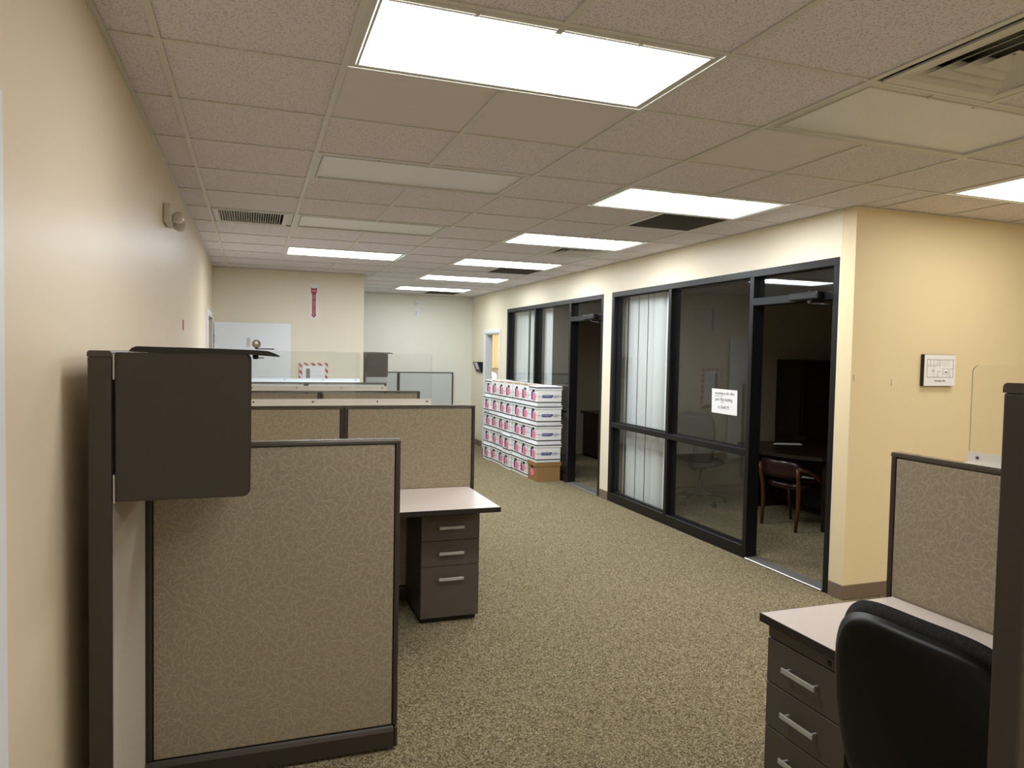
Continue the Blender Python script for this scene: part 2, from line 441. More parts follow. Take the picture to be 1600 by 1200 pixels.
# ------------------------------------------------------------------ suspended ceiling
RECT = [(XL, XR, YS, YF), (XS, XR, YF, YB), (XR, XE, YS, YN)]
ceil = obj('ceiling', box(box(b_(XL-.1, XR+.11, YS-.1, YB+.1, H+.16, H+.22), XR+.11, XE+.1, YS-.1, YN+.1, H+.16, H+.22), XR+.11, XR+.12, YN, YN+.01, H+.16, H+.17), 'plenum', kind='structure')
obj('ceiling_office', b_(XI, XO, YN+.12, 8.24, H, H+.05), 'ceiling_tile', kind='structure')
obj('ceiling_room', b_(XI, 6.12, 8.38, YO, H, H+.05), 'ceiling_tile', kind='structure')
obj('ceiling_hall', b_(XL-1.42, XL-.12, 5.5, 7.3, H, H+.05), 'ceiling_tile', kind='structure')
DIFF = [(5, 6), (4, -2)]; EGG = [(5, 3), (5, 9), (5, 15)]; VENT = [(0, 5)]
used = set(DIFF+EGG+VENT)
for (u, v) in list(LIT)+OFF: used |= {(u, v), (u+1, v)}
BLANK = {(-1, 2), (1, 0), (2, 0), (4, 0), (0, 4), (3, 4)}
G = .004
cells = []
for u in range(-1, 12):
    for v in range(-9, 17):
        if (u, v) in used: continue
        c = (u*T, (u+1)*T, v*T, (v+1)*T); rs = []
        for r in RECT:
            x0, x1, y0, y1 = max(c[0], r[0]), min(c[1], r[1]), max(c[2], r[2]), min(c[3], r[3])
            if x1-x0 > .03 and y1-y0 > .03: rs.append((x0, x1, y0, y1))
        if rs: cells.append((u, v, c, rs))
full = {}
for u, v, c, rs in cells:
    area = sum((r[1]-r[0])*(r[3]-r[2]) for r in rs)
    m = 'smooth_tile' if (u, v) in BLANK else 'ceiling_tile'
    z0 = H+.006
    if area > .999*T*T:
        if m not in full:
            full[m] = obj('tile', b_(G, T-G, G, T-G, 0, .015, bev=.003), m, ceil, local=True).data
            o = bpy.data.objects[-1] if False else [x for x in ceil.children if x.data == full[m]][0]
        else:
            o = obj('tile', None, None, ceil, mesh=full[m])
        o.location = (c[0], c[2], z0)
    else:
        bm = bmesh.new()
        for r in rs: box(bm, r[0]+G, r[1]-G, r[2]+G, r[3]-G, z0, z0+.015)
        obj('tile', bm, m, ceil)
def spans(lo, hi, test):
    out, s, n = [], None, int((hi-lo)/.0508)+1
    for i in range(n+1):
        a = lo+(hi-lo)*i/n
        ok = test(a) and i < n
        if ok and s is None: s = a
        if not ok and s is not None: out.append((s, a)); s = None
    return out
def inside(x, y): return any(r[0]-1e-4 <= x <= r[1]+1e-4 and r[2]-1e-4 <= y <= r[3]+1e-4 for r in RECT)
doubles = list(LIT)+OFF
FL = .0115
for u in range(0, 12):                # main runners, along the depth of the room
    x = u*T; bm = bmesh.new()
    cut = [(v*T+.02, (v+1)*T-.02) for (a, v) in doubles if a+1 == u]
    for s, e in spans(YS, YB, lambda y: inside(x, y) and not any(c0 < y < c1 for c0, c1 in cut)):
        box(bm, x-FL, x+FL, s, e, H, H+.0045); box(bm, x-.0015, x+.0015, s, e, H+.0045, H+.04)
    if len(bm.verts): obj('tee_bar', bm, 'tee_paint', ceil)
for v in range(-8, 17):               # cross tees
    y = v*T; bm = bmesh.new()
    for s, e in spans(XL, XE, lambda x: inside(x, y)):
        box(bm, s, e, y-FL*.8, y+FL*.8, H+.0008, H+.005); box(bm, s, e, y-.0015, y+.0015, H+.005, H+.04)
    if len(bm.verts): obj('tee_bar', bm, 'tee_paint', ceil)
bm = bmesh.new(); A = .019
for (x0, x1, y0, y1) in ((XL, XL+A, YS, YF), (XL, XS, YF-A, YF), (XS, XS+A, YF, YB), (XS, XR, YB-A, YB), (XR-A, XR, YN, YB), (XR, XE, YN-A, YN), (XE-A, XE, YS, YN), (XL, XE, YS, YS+A)):
    box(bm, x0, x1, y0, y1, H-.0012, H+.003)
obj('wall_angle', bm, 'tee_paint', ceil)

def ring(bm, x0, x1, y0, y1, wd, z0, z1, mi=0):
    box(bm, x0, x1, y0, y0+wd, z0, z1, mi); box(bm, x0, x1, y1-wd, y1, z0, z1, mi)
    box(bm, x0, x0+wd, y0+wd, y1-wd, z0, z1, mi); box(bm, x1-wd, x1, y0+wd, y1-wd, z0, z1, mi)
NAMES = {(1, -1): 'lit ceiling panel light nearest the viewer above the aisle', (4, 2): 'lit ceiling panel light with a dark return grille right behind it',
         (4, 5): 'lit ceiling panel light with a square air diffuser right behind it', (4, 8): 'lit ceiling panel light, third along the glazed office wall',
         (4, 11): 'lit ceiling panel light, fourth along the glazed office wall', (4, 14): 'lit ceiling panel light, last one before the recess wall',
         (1, 8): 'cool white lit ceiling panel light near the extinguisher wall', (7, 0): 'warm lit ceiling panel light over the floor plan wall',
         (1, -7): 'lit ceiling panel light behind the viewer by the left wall', (7, -6): 'lit ceiling panel light behind the viewer on the open side',
         (1, 2): 'switched-off ceiling panel light between the large lit one and the vent', (1, 5): 'switched-off ceiling panel light beside the slatted vent',
         (4, -1): 'switched-off ceiling panel light beside the large square diffuser', (7, -3): 'unseen fill panel light added over the desk area outside the right edge', (4, -6): 'unseen fill panel light added behind the viewer in mid room'}
for k in doubles:
    u, v = k; x0, x1, y0, y1 = u*T, (u+2)*T, v*T, (v+1)*T
    t = thing('ceiling_light', NAMES[k], 'ceiling light', ((x0+x1)/2, (y0+y1)/2, H), group='panel lights in the ceiling grid')
    e = .0125
    gap = .0022 if k in LIT else .0005
    bm = bmesh.new(); ring(bm, x0+e-.0006, x1-e-gap, y0+e-.0006, y1-e-gap, .024, H+.001, H+.008); ring(bm, x0+e+.026, x1-e-.026, y0+e+.026, y1-e-.026, .009, H-.0015, H+.008)
    obj('frame', bm, 'white_metal', t)
    i = e
    lit = k in LIT
    bm = b_(x0+i, x1-i, y0+i, y1-i, H+.0085, H+.0115)
    bm.normal_update()
    for f in bm.faces: f.material_index = 1 if f.normal.z < -.5 else 0
    obj('lens', bm, ['lens_off', M['lens', k] if lit else 'lens_off'], t)
    bm = bmesh.new(); box(bm, x0+.02, x1-.02, y0+.02, y1-.02, H+.10, H+.11); ring(bm, x0+.02, x1-.02, y0+.02, y1-.02, .004, H+.012, H+.10)
    obj('housing', bm, 'white_metal', t)
    for xx in (x0+.33, x1-.33):
        obj('latch', b_(xx-.006, xx+.006, y0+.022, y0+.044, H-.005, H+.0005, bev=.001), 'white_metal', t)
def frustum(bm, cx, cy, a0, z0, a1, z1, th=.002):
    for a, z in ((a0, z0),): pass
    o = [bm.verts.new((cx+s*a0, cy+q*a0, z0)) for s, q in ((-1, -1), (1, -1), (1, 1), (-1, 1))]
    i = [bm.verts.new((cx+s*a1, cy+q*a1, z1)) for s, q in ((-1, -1), (1, -1), (1, 1), (-1, 1))]
    o2 = [bm.verts.new((cx+s*(a0), cy+q*(a0), z0+th)) for s, q in ((-1, -1), (1, -1), (1, 1), (-1, 1))]
    i2 = [bm.verts.new((cx+s*(a1), cy+q*(a1), z1+th)) for s, q in ((-1, -1), (1, -1), (1, 1), (-1, 1))]
    fs = []
    for k in range(4):
        n = (k+1) % 4
        fs += [bm.faces.new((o[k], o[n], i[n], i[k])), bm.faces.new((o2[n], o2[k], i2[k], i2[n])),
               bm.faces.new((o[n], o[k], o2[k], o2[n])), bm.faces.new((i[k], i[n], i2[n], i2[k]))]
    bmesh.ops.recalc_face_normals(bm, faces=fs); return bm
for (u, v), lab in zip(DIFF, ('small square air diffuser beyond the third lit panel', 'large square air diffuser with stepped rings, top right corner')):
    cx, cy = (u+.5)*T, (v+.5)*T
    t = thing('air_diffuser', lab, 'air vent', (cx, cy, H), group='square ceiling diffusers')
    bm = bmesh.new(); a = T/2-.0125; off = .032 if (u, v) == (4, -2) else 0
    ring(bm, cx-a+off, cx+a, cy-a, cy+a, .05, H+.002, H+.010); wide = a-.002
    cx0 = cx; cx = cx+off/2
    obj('frame', bm, 'white_metal', t)
    for a0, a1, zz in ((.240, .176, 0), (.184, .118, .003), (.126, .062, .006)):
        obj('louver', frustum(bmesh.new(), cx, cy, a0, H+.001+zz, a1, H+.036+zz), 'white_metal', t)
    obj('centre_plate', frustum(bmesh.new(), cx, cy, .068, H+.010, .006, H+.034), 'white_metal', t)
    bm = bmesh.new(); box(bm, cx0-wide, cx0+wide, cy-wide, cy+wide, H+.09, H+.1); ring(bm, cx0-wide, cx0+wide, cy-wide, cy+wide, .004, H+.012, H+.09)
    obj('plenum_box', bm, 'grille_dark', t)
for (u, v), lab in zip(EGG, ('dark perforated return grille behind the second lit panel', 'dark return grille behind the fourth lit panel along the offices', 'dark return grille by the recess wall')):
    x0, x1, y0, y1 = u*T, (u+1)*T, v*T, (v+1)*T
    t = thing('return_grille', lab, 'air vent', ((x0+x1)/2, (y0+y1)/2, H), group='dark return grilles')
    bm = bmesh.new(); ring(bm, x0+.0125, x1-.0125, y0+.0125, y1-.0125, .02, H+.002, H+.010); obj('frame', bm, 'white_metal', t)
    bm = bmesh.new()
    for i in range(24):
        a = x0+.035+i*(T-.07)/23; box(bm, a-.0012, a+.0012, y0+.033, y1-.033, H+.003, H+.014)
        a = y0+.035+i*(T-.07)/23; box(bm, x0+.033, x1-.033, a-.0012, a+.0012, H+.003, H+.014)
    obj('lattice', bm, 'grille_dark', t, kind='stuff')
    obj('backing', b_(x0+.03, x1-.03, y0+.03, y1-.03, H+.03, H+.035), 'grille_dark', t)
u, v = VENT[0]; x0, x1, y0, y1 = 0, T, v*T, (v+1)*T
t = thing('supply_vent', 'slatted white supply vent in the ceiling near the left wall', 'air vent', ((x0+x1)/2, (y0+y1)/2, H))
bm = bmesh.new(); ring(bm, x0+.02, x1-.05, y0+.03, y1-.03, .035, H+.0005, H+.010); ring(bm, x0+.0125, x1-.0125, y0+.0125, y1-.0125, .02, H+.0102, H+.016); box(bm, x1-.06, x1-.0125, y0+.0125, y1-.0125, H+.012, H+.016)
obj('frame', bm, 'white_metal', t)
for i in range(26):
    a = x0+.062+i*(T-.07-.10)/25
    bm = bmesh.new(); prism(bm, [(a-.004, H+.002), (a-.001, H+.0015), (a+.007, H+.02), (a+.004, H+.021)], 'y', y0+.065, y1-.065); obj('slat', bm, 'white_metal', t)
obj('duct', b_(x0+.05, x1-.08, y0+.05, y1-.05, H+.05, H+.055), 'hole', t)

# ------------------------------------------------------------------ glazed office fronts
FD = .11                                # frame depth
def storefront(n, Y0, label):
    X0, X1 = XR-.004, XR-.004+FD
    w_ = setting('window_%d' % n, label)
    m = .048
    yd0, yd1 = Y0+.05, Y0+.90           # door opening
    p20, p21 = yd1+m, Y0+2.12           # pane 2
    p10, p11 = p21+m, Y0+3.29           # pane 1
    obj('header', b_(X0, X1, Y0, Y0+3.35, WT-.055, WT, bev=.002), 'black_frame', w_)
    for y0, y1, nm in ((Y0, yd0, 'jamb'), (yd1, p20, 'mullion'), (p21, p10, 'mullion'), (p11, Y0+3.35, 'jamb')):
        obj(nm, b_(X0, X1, y0, y1, 0, WT-.055, bev=.002), 'black_frame', w_)
    obj('transom_bar', b_(X0, X1, yd0, yd1, 2.055, 2.115, bev=.002), 'black_frame', w_)
    for y0, y1 in ((p20, p21), (p10, p11)):
        obj('sill', b_(X0, X1, y0, y1, 0, .10, bev=.002), 'black_frame', w_)
        obj('mid_rail', b_(X0, X1, y0, y1, .838, .89, bev=.002), 'black_frame', w_)
        bm = bmesh.new()
        for z0, z1 in ((.10, .838), (.89, WT-.055)):
            ring2 = ((y0, y0+.012, z0, z1), (y1-.012, y1, z0, z1), (y0+.012, y1-.012, z0, z0+.012), (y0+.012, y1-.012, z1-.012, z1))
            for a in ring2: box(bm, X0+.040, X0+.070, *a)
        obj('glazing_bead', bm, 'black_frame', w_)
        obj('pane', b_(X0+.052, X0+.058, y0+.006, y1-.006, .104, .834), 'glass', w_)
        obj('pane', b_(X0+.052, X0+.058, y0+.006, y1-.006, .894, WT-.059), 'glass', w_)
    obj('pane', b_(X0+.052, X0+.058, yd0+.004, yd1-.004, 2.119, WT-.059), 'glass', w_)
    obj('threshold', b_(X0-.01, X1+.01, yd0, yd1, .001, .014, bev=.004), 'threshold', w_)
    # door swung open into the dark office
    d = setting('door_%d' % n, 'dark office door swung open into the office')
    xd = X1+.02
    bm = b_(xd, xd+.84, yd0-.03, yd0+.012, .015, 2.05, bev=.002); obj('leaf', bm, 'walnut', d)
    bm = bmesh.new(); cyl(bm, (xd+.77, yd0+.012, 1.0), (xd+.77, yd0+.055, 1.0), .012); cyl(bm, (xd+.77, yd0+.055, 1.0), (xd+.65, yd0+.055, 1.0), .009)
    obj('handle', bm, 'silver', d)
    obj('hinge_plate', b_(X0+.045, X0+.085, yd0+.0005, yd0+.006, 1.40, 1.60), 'grey_plastic', d)
    # closer on the transom bar
    c = thing('door_closer', 'black door closer on the transom bar of the %s office door' % ('nearer' if n == 1 else 'farther'), 'door closer', (X0, yd0+.23, 2.085), group='door closers')
    bm = bmesh.new(); box(bm, X0-.065, X0-.001, yd0+.08, yd0+.37, 2.058, 2.116, bev=.010, seg=2); obj('body', bm, 'black_plastic', c)
    bm = bmesh.new(); lathe(bm, [(.004, -.028), (.014, -.026), (.016, -.006), (.016, 0)], (X0-.028, yd0+.19, 2.06)); lathe(bm, [(.012, 0), (.012, .008), (.004, .012)], (X0-.028, yd0+.19, 2.112)); obj('spindle', bm, 'ink_grey', c)
    bm = bmesh.new(); tube(bm, [(X0-.028, yd0+.19, 2.036), (X0-.02, yd0+.07, 2.022), (X0+.03, yd0+.008, 2.015)], .007, 8); obj('arm', bm, 'black_plastic', c)
    return p10, p11, p20, p21
pA = storefront(1, W1[0], 'black framed glass front of the nearer dark office')
pB = storefront(2, W2[0], 'black framed glass front of the farther dark office')
def blind(label, y0, y1, n, x, seed, ang=.25):
    rnd = random.Random(seed)
    t = thing('vertical_blind', label, 'blind', (x, (y0+y1)/2, 2.28), group='white vertical blinds')
    obj('head_rail', b_(XI+.0004, x+.02, y0, y1, 2.30, 2.40), 'white_metal', t)
    first = None
    for i in range(n):
        yy = y0+.05+(y1-y0-.10)*i/max(1, n-1)+rnd.uniform(-.016, .016)
        if first is None:
            bm = bmesh.new(); N = 6; w2 = .0445
            prof = [((4*((k/N)-.5)**2)*.006, (k/N-.5)*2*w2) for k in range(N+1)]
            out = prof+[(a+.0012, b) for a, b in prof[::-1]]
            prism(bm, out, 'z', .06, 2.299); first = obj('vane', bm, 'blind', t, local=True); o = first
        else: o = obj('vane', None, None, t, mesh=first.data)
        o.location = (0, yy-(y0+y1)/2, -2.28); o.rotation_euler = (0, 0, rnd.uniform(-ang, ang)+(.5 if rnd.random() < .25 else 0))
blind('white vertical blind in the nearer office window, left pane', 3.63, 4.61, 9, XI+.045, 3, .34)
blind('white vertical blind in the farther office window, left pane', 7.24, 8.22, 9, XI+.045, 11, .5)
blind('short bunch of blind vanes at the edge of the farther second pane', 6.70, 7.00, 3, XI+.045, 5, .5)

# white door frame beyond the boxes
dr = setting('door_3', 'white door frame past the stacked boxes')
bm = bmesh.new()
for y0, y1, z0, z1 in ((D30-.06, D30+.004, 0, D3H+.06), (D31-.004, D31+.06, 0, D3H+.06), (D30+.004, D31-.004, D3H-.004, D3H+.06)):
    box(bm, XR-.016, XR, y0, y1, z0, z1, bev=.003)
obj('casing', bm, 'white_trim', dr)
bm = bmesh.new()
box(bm, XR, XI+.01, D30, D30+.02, 0, D3H); box(bm, XR, XI+.01, D31-.02, D31, 0, D3H); box(bm, XR, XI+.01, D30+.02, D31-.02, D3H-.02, D3H)
obj('jamb', bm, 'white_trim', dr)
# open white door leaf at the far left, against the extinguisher wall
dl = setting('door_4', 'white door standing open in front of the far wall')
bm = bmesh.new()
for y0, y1, z0, z1 in ((DL0-.06, DL0+.004, 0, DLH+.06), (DL1-.004, DL1+.06, 0, DLH+.06), (DL0+.004, DL1-.004, DLH-.004, DLH+.06)):
    box(bm, XL, XL+.016, y0, y1, z0, z1, bev=.003)
obj('casing', bm, 'white_trim', dl)
obj('leaf', b_(XL+.02, .765, 7.055, 7.098, .015, 1.965, bev=.002), 'cupboard_white', dl)
obj('hinge', box(b_(XL+.001, XL+.019, 7.02, 7.054, 1.70, 1.80), XL+.001, XL+.019, 7.02, 7.054, .22, .32), 'grey_plastic', dl)
obj('sign_plate', b_(.235, .275, 7.050, 7.0545, 1.66, 1.77), 'white_metal', dl)
bm = bmesh.new(); lathe(bm, [(.028, 0), (.026, -.01), (.012, -.012), (.012, -.035), (.026, -.045), (.026, -.06), (.004, -.065)], (.70, 7.055, .98), 'y'); obj('knob', bm, 'silver', dl)
# door with white casing beside the camera
dn = setting('door_5', 'white cased door at the left edge')
bm = bmesh.new()
for y0, y1, z0, z1 in ((-1.11, -1.050, 0, 2.12), (-2.06, -1.996, 0, 2.12), (-1.996, -1.11, 2.056, 2.12)):
    box(bm, XL, XL+.016, y0, y1, z0, z1, bev=.004)
obj('casing', bm, 'white_trim', dn)
obj('leaf', b_(XL-.07, XL-.03, -1.995, -1.111, .01, 2.055), 'cupboard_white', dn)
bm = bmesh.new(); lathe(bm, [(.028, 0), (.026, .01), (.012, .012), (.012, .035), (.026, .045), (.026, .06), (.004, .065)], (XL-.03, -1.18, .98), 'x'); obj('knob', bm, 'silver', dn)

# ------------------------------------------------------------------ cubicle panels
def panel(label, p, axis, L, h, fab='fabric', fab_back=None, th=.05):
    """a free-standing partition panel starting at p and running along axis ('x' or 'y')"""
    t = thing('cubicle_panel', label, 'partition', (p[0], p[1], 0), 0 if axis == 'x' else R90, 'fabric cubicle panels')
    a = th/2; st = .020
    bm = bmesh.new(); box(bm, .004, L-.004, -a+.012, a-.012, .012, h-.02); obj('core', bm, 'black_plastic', t, local=True)
    for x0 in (0, L-st):
        bm = bmesh.new(); e = 0 if x0 == 0 else L
        box(bm, x0, x0+st, -a, a, .10, h-.016, bev=.004, seg=2)
        obj('stile', bm, 'dark_stile', t, local=True)
    bm = bmesh.new(); prism(bm, rrect(-a-.001, a+.001, h-.016, h, .008, 4, (1, 1, 0, 0)), 'x', 0, L); obj('top_cap', bm, 'cap_trim', t, local=True)
    bm = bmesh.new(); b = a+.008
    prism(bm, [(-b, .012), (b, .012), (b, .078), (b-.006, .092), (a-.004, .098), (-a+.004, .098), (-b+.006, .092), (-b, .078)], 'x', .002, L-.016); obj('base_rail', bm, 'dark_stile', t, local=True)
    bm = bmesh.new(); box(bm, L-.014, L, -b, b, .012, .096, bev=.004); obj('rail_end', bm, 'dark_stile', t, local=True)
    for sgn, f, nm in ((-1, fab, 'fabric_front'), (1, fab_back or fab, 'fabric_back')):
        y0, y1 = sorted((sgn*(a-.013), sgn*(a-.002)))
        obj(nm, b_(st+.004, L-st-.004, y0, y1, .104, h-.022, bev=.003, seg=2), f, t, local=True)
    for x in (.06, L-.06):
        bm = bmesh.new(); lathe(bm, [(.018, 0), (.018, .006), (.008, .008), (.008, .02)], (x, 0, 0)); obj('foot', bm, 'black_plastic', t, local=True)
    return t
PH = 1.283
panel('brown fabric panel in the foreground under the grey overhead bin', (-.058, .196, 0), 'x', .928, 1.277)
panel('tall grey-edged panel that carries the nearest overhead bin, by the left wall', (-.0835, -.525, 0), 'y', .694, 1.616, 'fabric_lit', th=.057)
panel('brown panel behind the foreground one, left half beside the joint', (-.03, 1.95, 0), 'x', .877, PH)
panel('brown panel behind the worktop with the grey drawer unit', (.849, 1.95, 0), 'x', .862, PH)
panel('brown panel of the third row, left of the joint', (-.03, 3.70, 0), 'x', .882, PH)
panel('brown panel of the third row, right of the joint', (.854, 3.70, 0), 'x', .866, PH)
panel('grey panel of the fourth row, left of the joint', (-.03, 5.475, 0), 'x', .882, PH, 'fabric_grey')
panel('grey panel of the fourth row, right of the joint', (.854, 5.475, 0), 'x', .872, PH, 'fabric_grey')
panel('pale grey panel against the recess wall, left and narrower', (1.76, 10.06, 0), 'x', .972, PH, 'fabric_grey')
panel('pale grey panel against the recess wall, wide right one', (2.734, 10.06, 0), 'x', 1.0, PH, 'fabric_grey')
panel('tall panel carrying the distant overhead bin in the recess', (1.885, 8.30, 0), 'y', 1.725, 1.610, 'fabric_grey')
panel('brown panel behind the right-hand worktop and black chair', (2.626, -.62-1.27, 0), 'y', 1.27, PH)
panel('tall dark-edged panel at the right edge of the view', (1.432, -1.93, 0), 'x', 1.165, 1.597)

def acrylic(label, x0, x1, yc, zt, screws, rail='rail_metal', axis='x'):
    t = thing('acrylic_screen', label, 'screen', ((x0+x1)/2 if axis == 'x' else yc, yc if axis == 'x' else (x0+x1)/2, PH), group='clear screens on top of the panels')
    ax = 'y' if axis == 'x' else 'x'
    def P(bm, pts, a0, a1, mi=0): prism(bm, pts, ax, a0, a1, mi)
    s = -1
    bm = bmesh.new(); P(bm, rrect(x0, x1, PH+.002, zt, .025, 5, (1, 1, 0, 0)), yc-.0025, yc+.0025)
    bm.normal_update(); k = 1 if axis == 'x' else 0
    for f in bm.faces: f.material_index = 0 if abs(f.normal[k]) > .9 else 1
    obj('clear_sheet', bm, ['acrylic', 'acrylic_edge'], t)
    def B(bm, a0, a1, b0, b1, z0, z1, **kw): return box(bm, a0, a1, b0, b1, z0, z1, **kw) if axis == 'x' else box(bm, b0, b1, a0, a1, z0, z1, **kw)
    bm = bmesh.new(); B(bm, x0, x1, yc-.0065, yc-.003, PH+.001, PH+.042); B(bm, x0, x1, yc-.022, yc-.0065, PH+.001, PH+.0035); obj('rail', bm, rail, t)
    for q in screws:
        bm = bmesh.new()
        c = (q, yc-.0065, PH+.024) if axis == 'x' else (yc-.0065, q, PH+.024)
        lathe(bm, [(.0055, 0), (.0055, -.003), (.003, -.005)], c, ax, 10); obj('screw', bm, 'ink_grey', t)
acrylic('clear screen on the second row of panels, right above the grey-drawer worktop', -.02, 1.415, 1.955, 1.624, (.31, .66, 1.06, 1.385))
acrylic('clear screen on the third row of panels', -.02, 1.425, 3.705, 1.62, (.30, .66, 1.03, 1.385))
acrylic('clear screen with a bluish-white rail on the fourth row of panels', -.02, 1.43, 5.48, 1.615, (.28, .63, 1.03, 1.385), 'rail_white')
acrylic('clear screen on the panel behind the right-hand worktop', -1.86, -.917, 2.628, 1.621, (-.953, -1.35, -1.78), axis='y')

# ------------------------------------------------------------------ overhead bins
def overhead(label, x0, x1, y0, y1, z0, z1, key=True):
    t = thing('overhead_bin', label, 'overhead bin', ((x0+x1)/2, y0, z0), group='overhead bins')
    prof = rrect(x0, x1, z0, z1, .024, 6, (1, 0, 0, 1))
    for a, b in ((y0, y0+.022), (y1-.022, y1)):
        bm = bmesh.new(); prism(bm, prof, 'y', a, b)
        ed = [e for e in bm.edges if abs(e.verts[0].co.y-e.verts[1].co.y) < 1e-6]
        bmesh.ops.bevel(bm, geom=ed, offset=.004, segments=2, affect='EDGES'); obj('side_panel', bm, 'graphite', t)
    obj('bottom_shelf', b_(x0+.002, x1-.015, y0+.023, y1-.023, z0+.01, z0+.03), 'graphite', t)
    obj('top_panel', b_(x0+.002, x1-.05, y0+.023, y1-.023, z1-.02, z1-.004), 'graphite', t)
    obj('back_panel', b_(x0+.002, x0+.012, y0+.023, y1-.023, z0+.031, z1-.021), 'graphite', t)
    # flipper door pushed back over the top: a thin slab whose nose curves down
    n = x1+.080; zb = z1+.0008; d0 = x0+.032
    nose = [(d0, zb+.002), (d0+.008, zb+.012), (d0+.02, zb+.0165), (x0+.20, zb+.0150), (n-.06, zb+.0115), (n-.035, zb+.0095), (n-.018, zb+.0045), (n-.005, zb-.002),
            (n, zb-.0055), (n-.004, zb-.0065), (n-.03, zb-.0050), (n-.10, zb-.0005), (d0+.03, zb)]
    bm = bmesh.new(); prism(bm, nose, 'y', y0+.004, y1-.004); obj('flipper_door', bm, 'black_plastic', t)
    if key:
        bm = bmesh.new(); lathe(bm, [(.008, 0), (.008, -.013), (.004, -.014)], (x1+.012, y0+.06, zb-.0005)); box(bm, x1+.008, x1+.036, y0+.055, y0+.065, zb-.012, zb-.0095); obj('lock', bm, 'black_plastic', t)
        bm = bmesh.new()
        cx, cy, cz = x1+.014, y0+.06, zb+.030
        N = 20; R, r = .0125, .0045
        for s in (-.001,):
            outer = [(cx+R*math.cos(2*math.pi*i/N), cz+R*math.sin(2*math.pi*i/N)) for i in range(N)]
            inner = [(cx+r*math.cos(2*math.pi*i/N), cz+.003+r*math.sin(2*math.pi*i/N)) for i in range(N)]
        vs = {}
        for nm, pts in (('o', outer), ('i', inner)):
            for yy in (0, 1): vs[nm, yy] = [bm.verts.new((p[0], cy-.001+.002*yy, p[1])) for p in pts]
        for i in range(N):
            j = (i+1) % N
            bm.faces.new((vs['o', 0][i], vs['o', 0][j], vs['i', 0][j], vs['i', 0][i])); bm.faces.new((vs['o', 1][j], vs['o', 1][i], vs['i', 1][i], vs['i', 1][j]))
            bm.faces.new((vs['o', 0][j], vs['o', 0][i], vs['o', 1][i], vs['o', 1][j])); bm.faces.new((vs['i', 0][i], vs['i', 0][j], vs['i', 1][j], vs['i', 1][i]))
        bmesh.ops.recalc_face_normals(bm, faces=list(bm.faces))
        box(bm, cx-.004, cx+.004, cy-.001, cy+.001, zb+.0145, cz-R+.002)
        obj('key', bm, 'chrome', t)
        bm = bmesh.new(); box(bm, cx-.002, cx+.05, cy-.012, cy+.012, zb+.0145, zb+.0175, bev=.001); obj('key_escutcheon', bm, 'black_plastic', t)
    for a, b in ((z1-.075, z1-.005), (z0-.004, z0+.075)):
        obj('bracket', b_(x0-.0065, x0-.0012, y0+.003, y0+.03, a, b, bev=.001), 'silver', t)
overhead('grey overhead bin with a key in its raised black door, nearest', -.047, .300, -.520, .15, 1.203, 1.612)
overhead('distant grey overhead bin in the recess, its door raised', 1.918, 2.245, 8.32, 9.6, 1.245, 1.605, key=False)

# ------------------------------------------------------------------ worktops and drawer units
def worktop(label, x0, x1, y0, y1, zt, front, sup):
    t = thing('worktop', label, 'desk', ((x0+x1)/2, (y0+y1)/2, 0), group='laminate worktops')
    obj('top', b_(x0+.003, x1-.003, y0+.003, y1-.003, zt-.024, zt, bev=.001), 'worktop', t)
    bm = bmesh.new(); ring(bm, x0, x1, y0, y1, .0032, zt-.029, zt-.0006); box(bm, x0+.0033, x1-.0033, y0+.0033, y1-.0033, zt-.0285, zt-.0245); obj('edge_band', bm, 'edge_band', t)
    for s in sup: obj('support_panel', b_(*s, 0.0, zt-.0295, bev=.002), 'graphite', t)
    return t
def pedestal(label, w_, d, zt):
    """drawer unit; local frame: front faces -y, width along x, origin front middle on the floor"""
    t = thing('drawer_unit', label, 'drawer unit', (0, 0, 0), group='grey three-drawer units')
    bm = bmesh.new(); box(bm, -w_/2, w_/2, .022, d, .028, zt, bev=.002); obj('carcass', bm, 'graphite', t, local=True)
    bm = bmesh.new(); box(bm, -w_/2+.012, w_/2-.012, .03, d-.02, .0, .028); obj('plinth', bm, 'black_plastic', t, local=True)
    obj('top_strip', b_(-w_/2+.001, w_/2-.001, .002, .021, zt-.042, zt-.002, bev=.002), 'graphite_drawer', t, local=True)
    bm = bmesh.new(); lathe(bm, [(.009, 0), (.009, -.003), (.006, -.0045)], (w_/2-.075, .002, zt-.022), 'y', 16); obj('lock', bm, 'black_plastic', t, local=True)
    zs = (zt-.044, zt-.200, zt-.355, .032)
    for i in range(3):
        dr_ = obj('drawer', b_(-w_/2+.001, w_/2-.001, .0, .021, zs[i+1]+.0015, zs[i]-.0015, bev=.002), 'graphite_drawer', t, local=True)
        hz = zs[i+1]+.083 if i < 2 else zs[2]-.073
        bm = bmesh.new(); box(bm, -.077, .077, -.030, -.024, hz-.009, hz+.009, bev=.0015)
        for s in (-1, 1): box(bm, s*.062-.004, s*.062+.004, -.0245, .001, hz-.004, hz+.004)
        obj('handle', bm, 'silver', dr_, local=True)
    return t
WZ = .737
worktop('pinkish laminate worktop with dark edge in front of the second row of panels', -.02, 1.672, 1.245, 1.922, WZ, 'y', [(.0, .03, 1.35, 1.91)])
worktop('laminate worktop in front of the third row, hidden by panels', -.02, 1.672, 3.0, 3.672, WZ, 'y', [(.0, .03, 3.1, 3.66)])
worktop('laminate worktop in front of the fourth row, mirrored in the glass', -.02, 1.672, 4.77, 5.447, WZ, 'y', [(.0, .03, 4.87, 5.43)])
worktop('laminate worktop beside the black office chair, right foreground', 1.988, 2.598, -1.895, -.655, WZ, 'x', [(2.06, 2.58, -1.86, -1.83)])
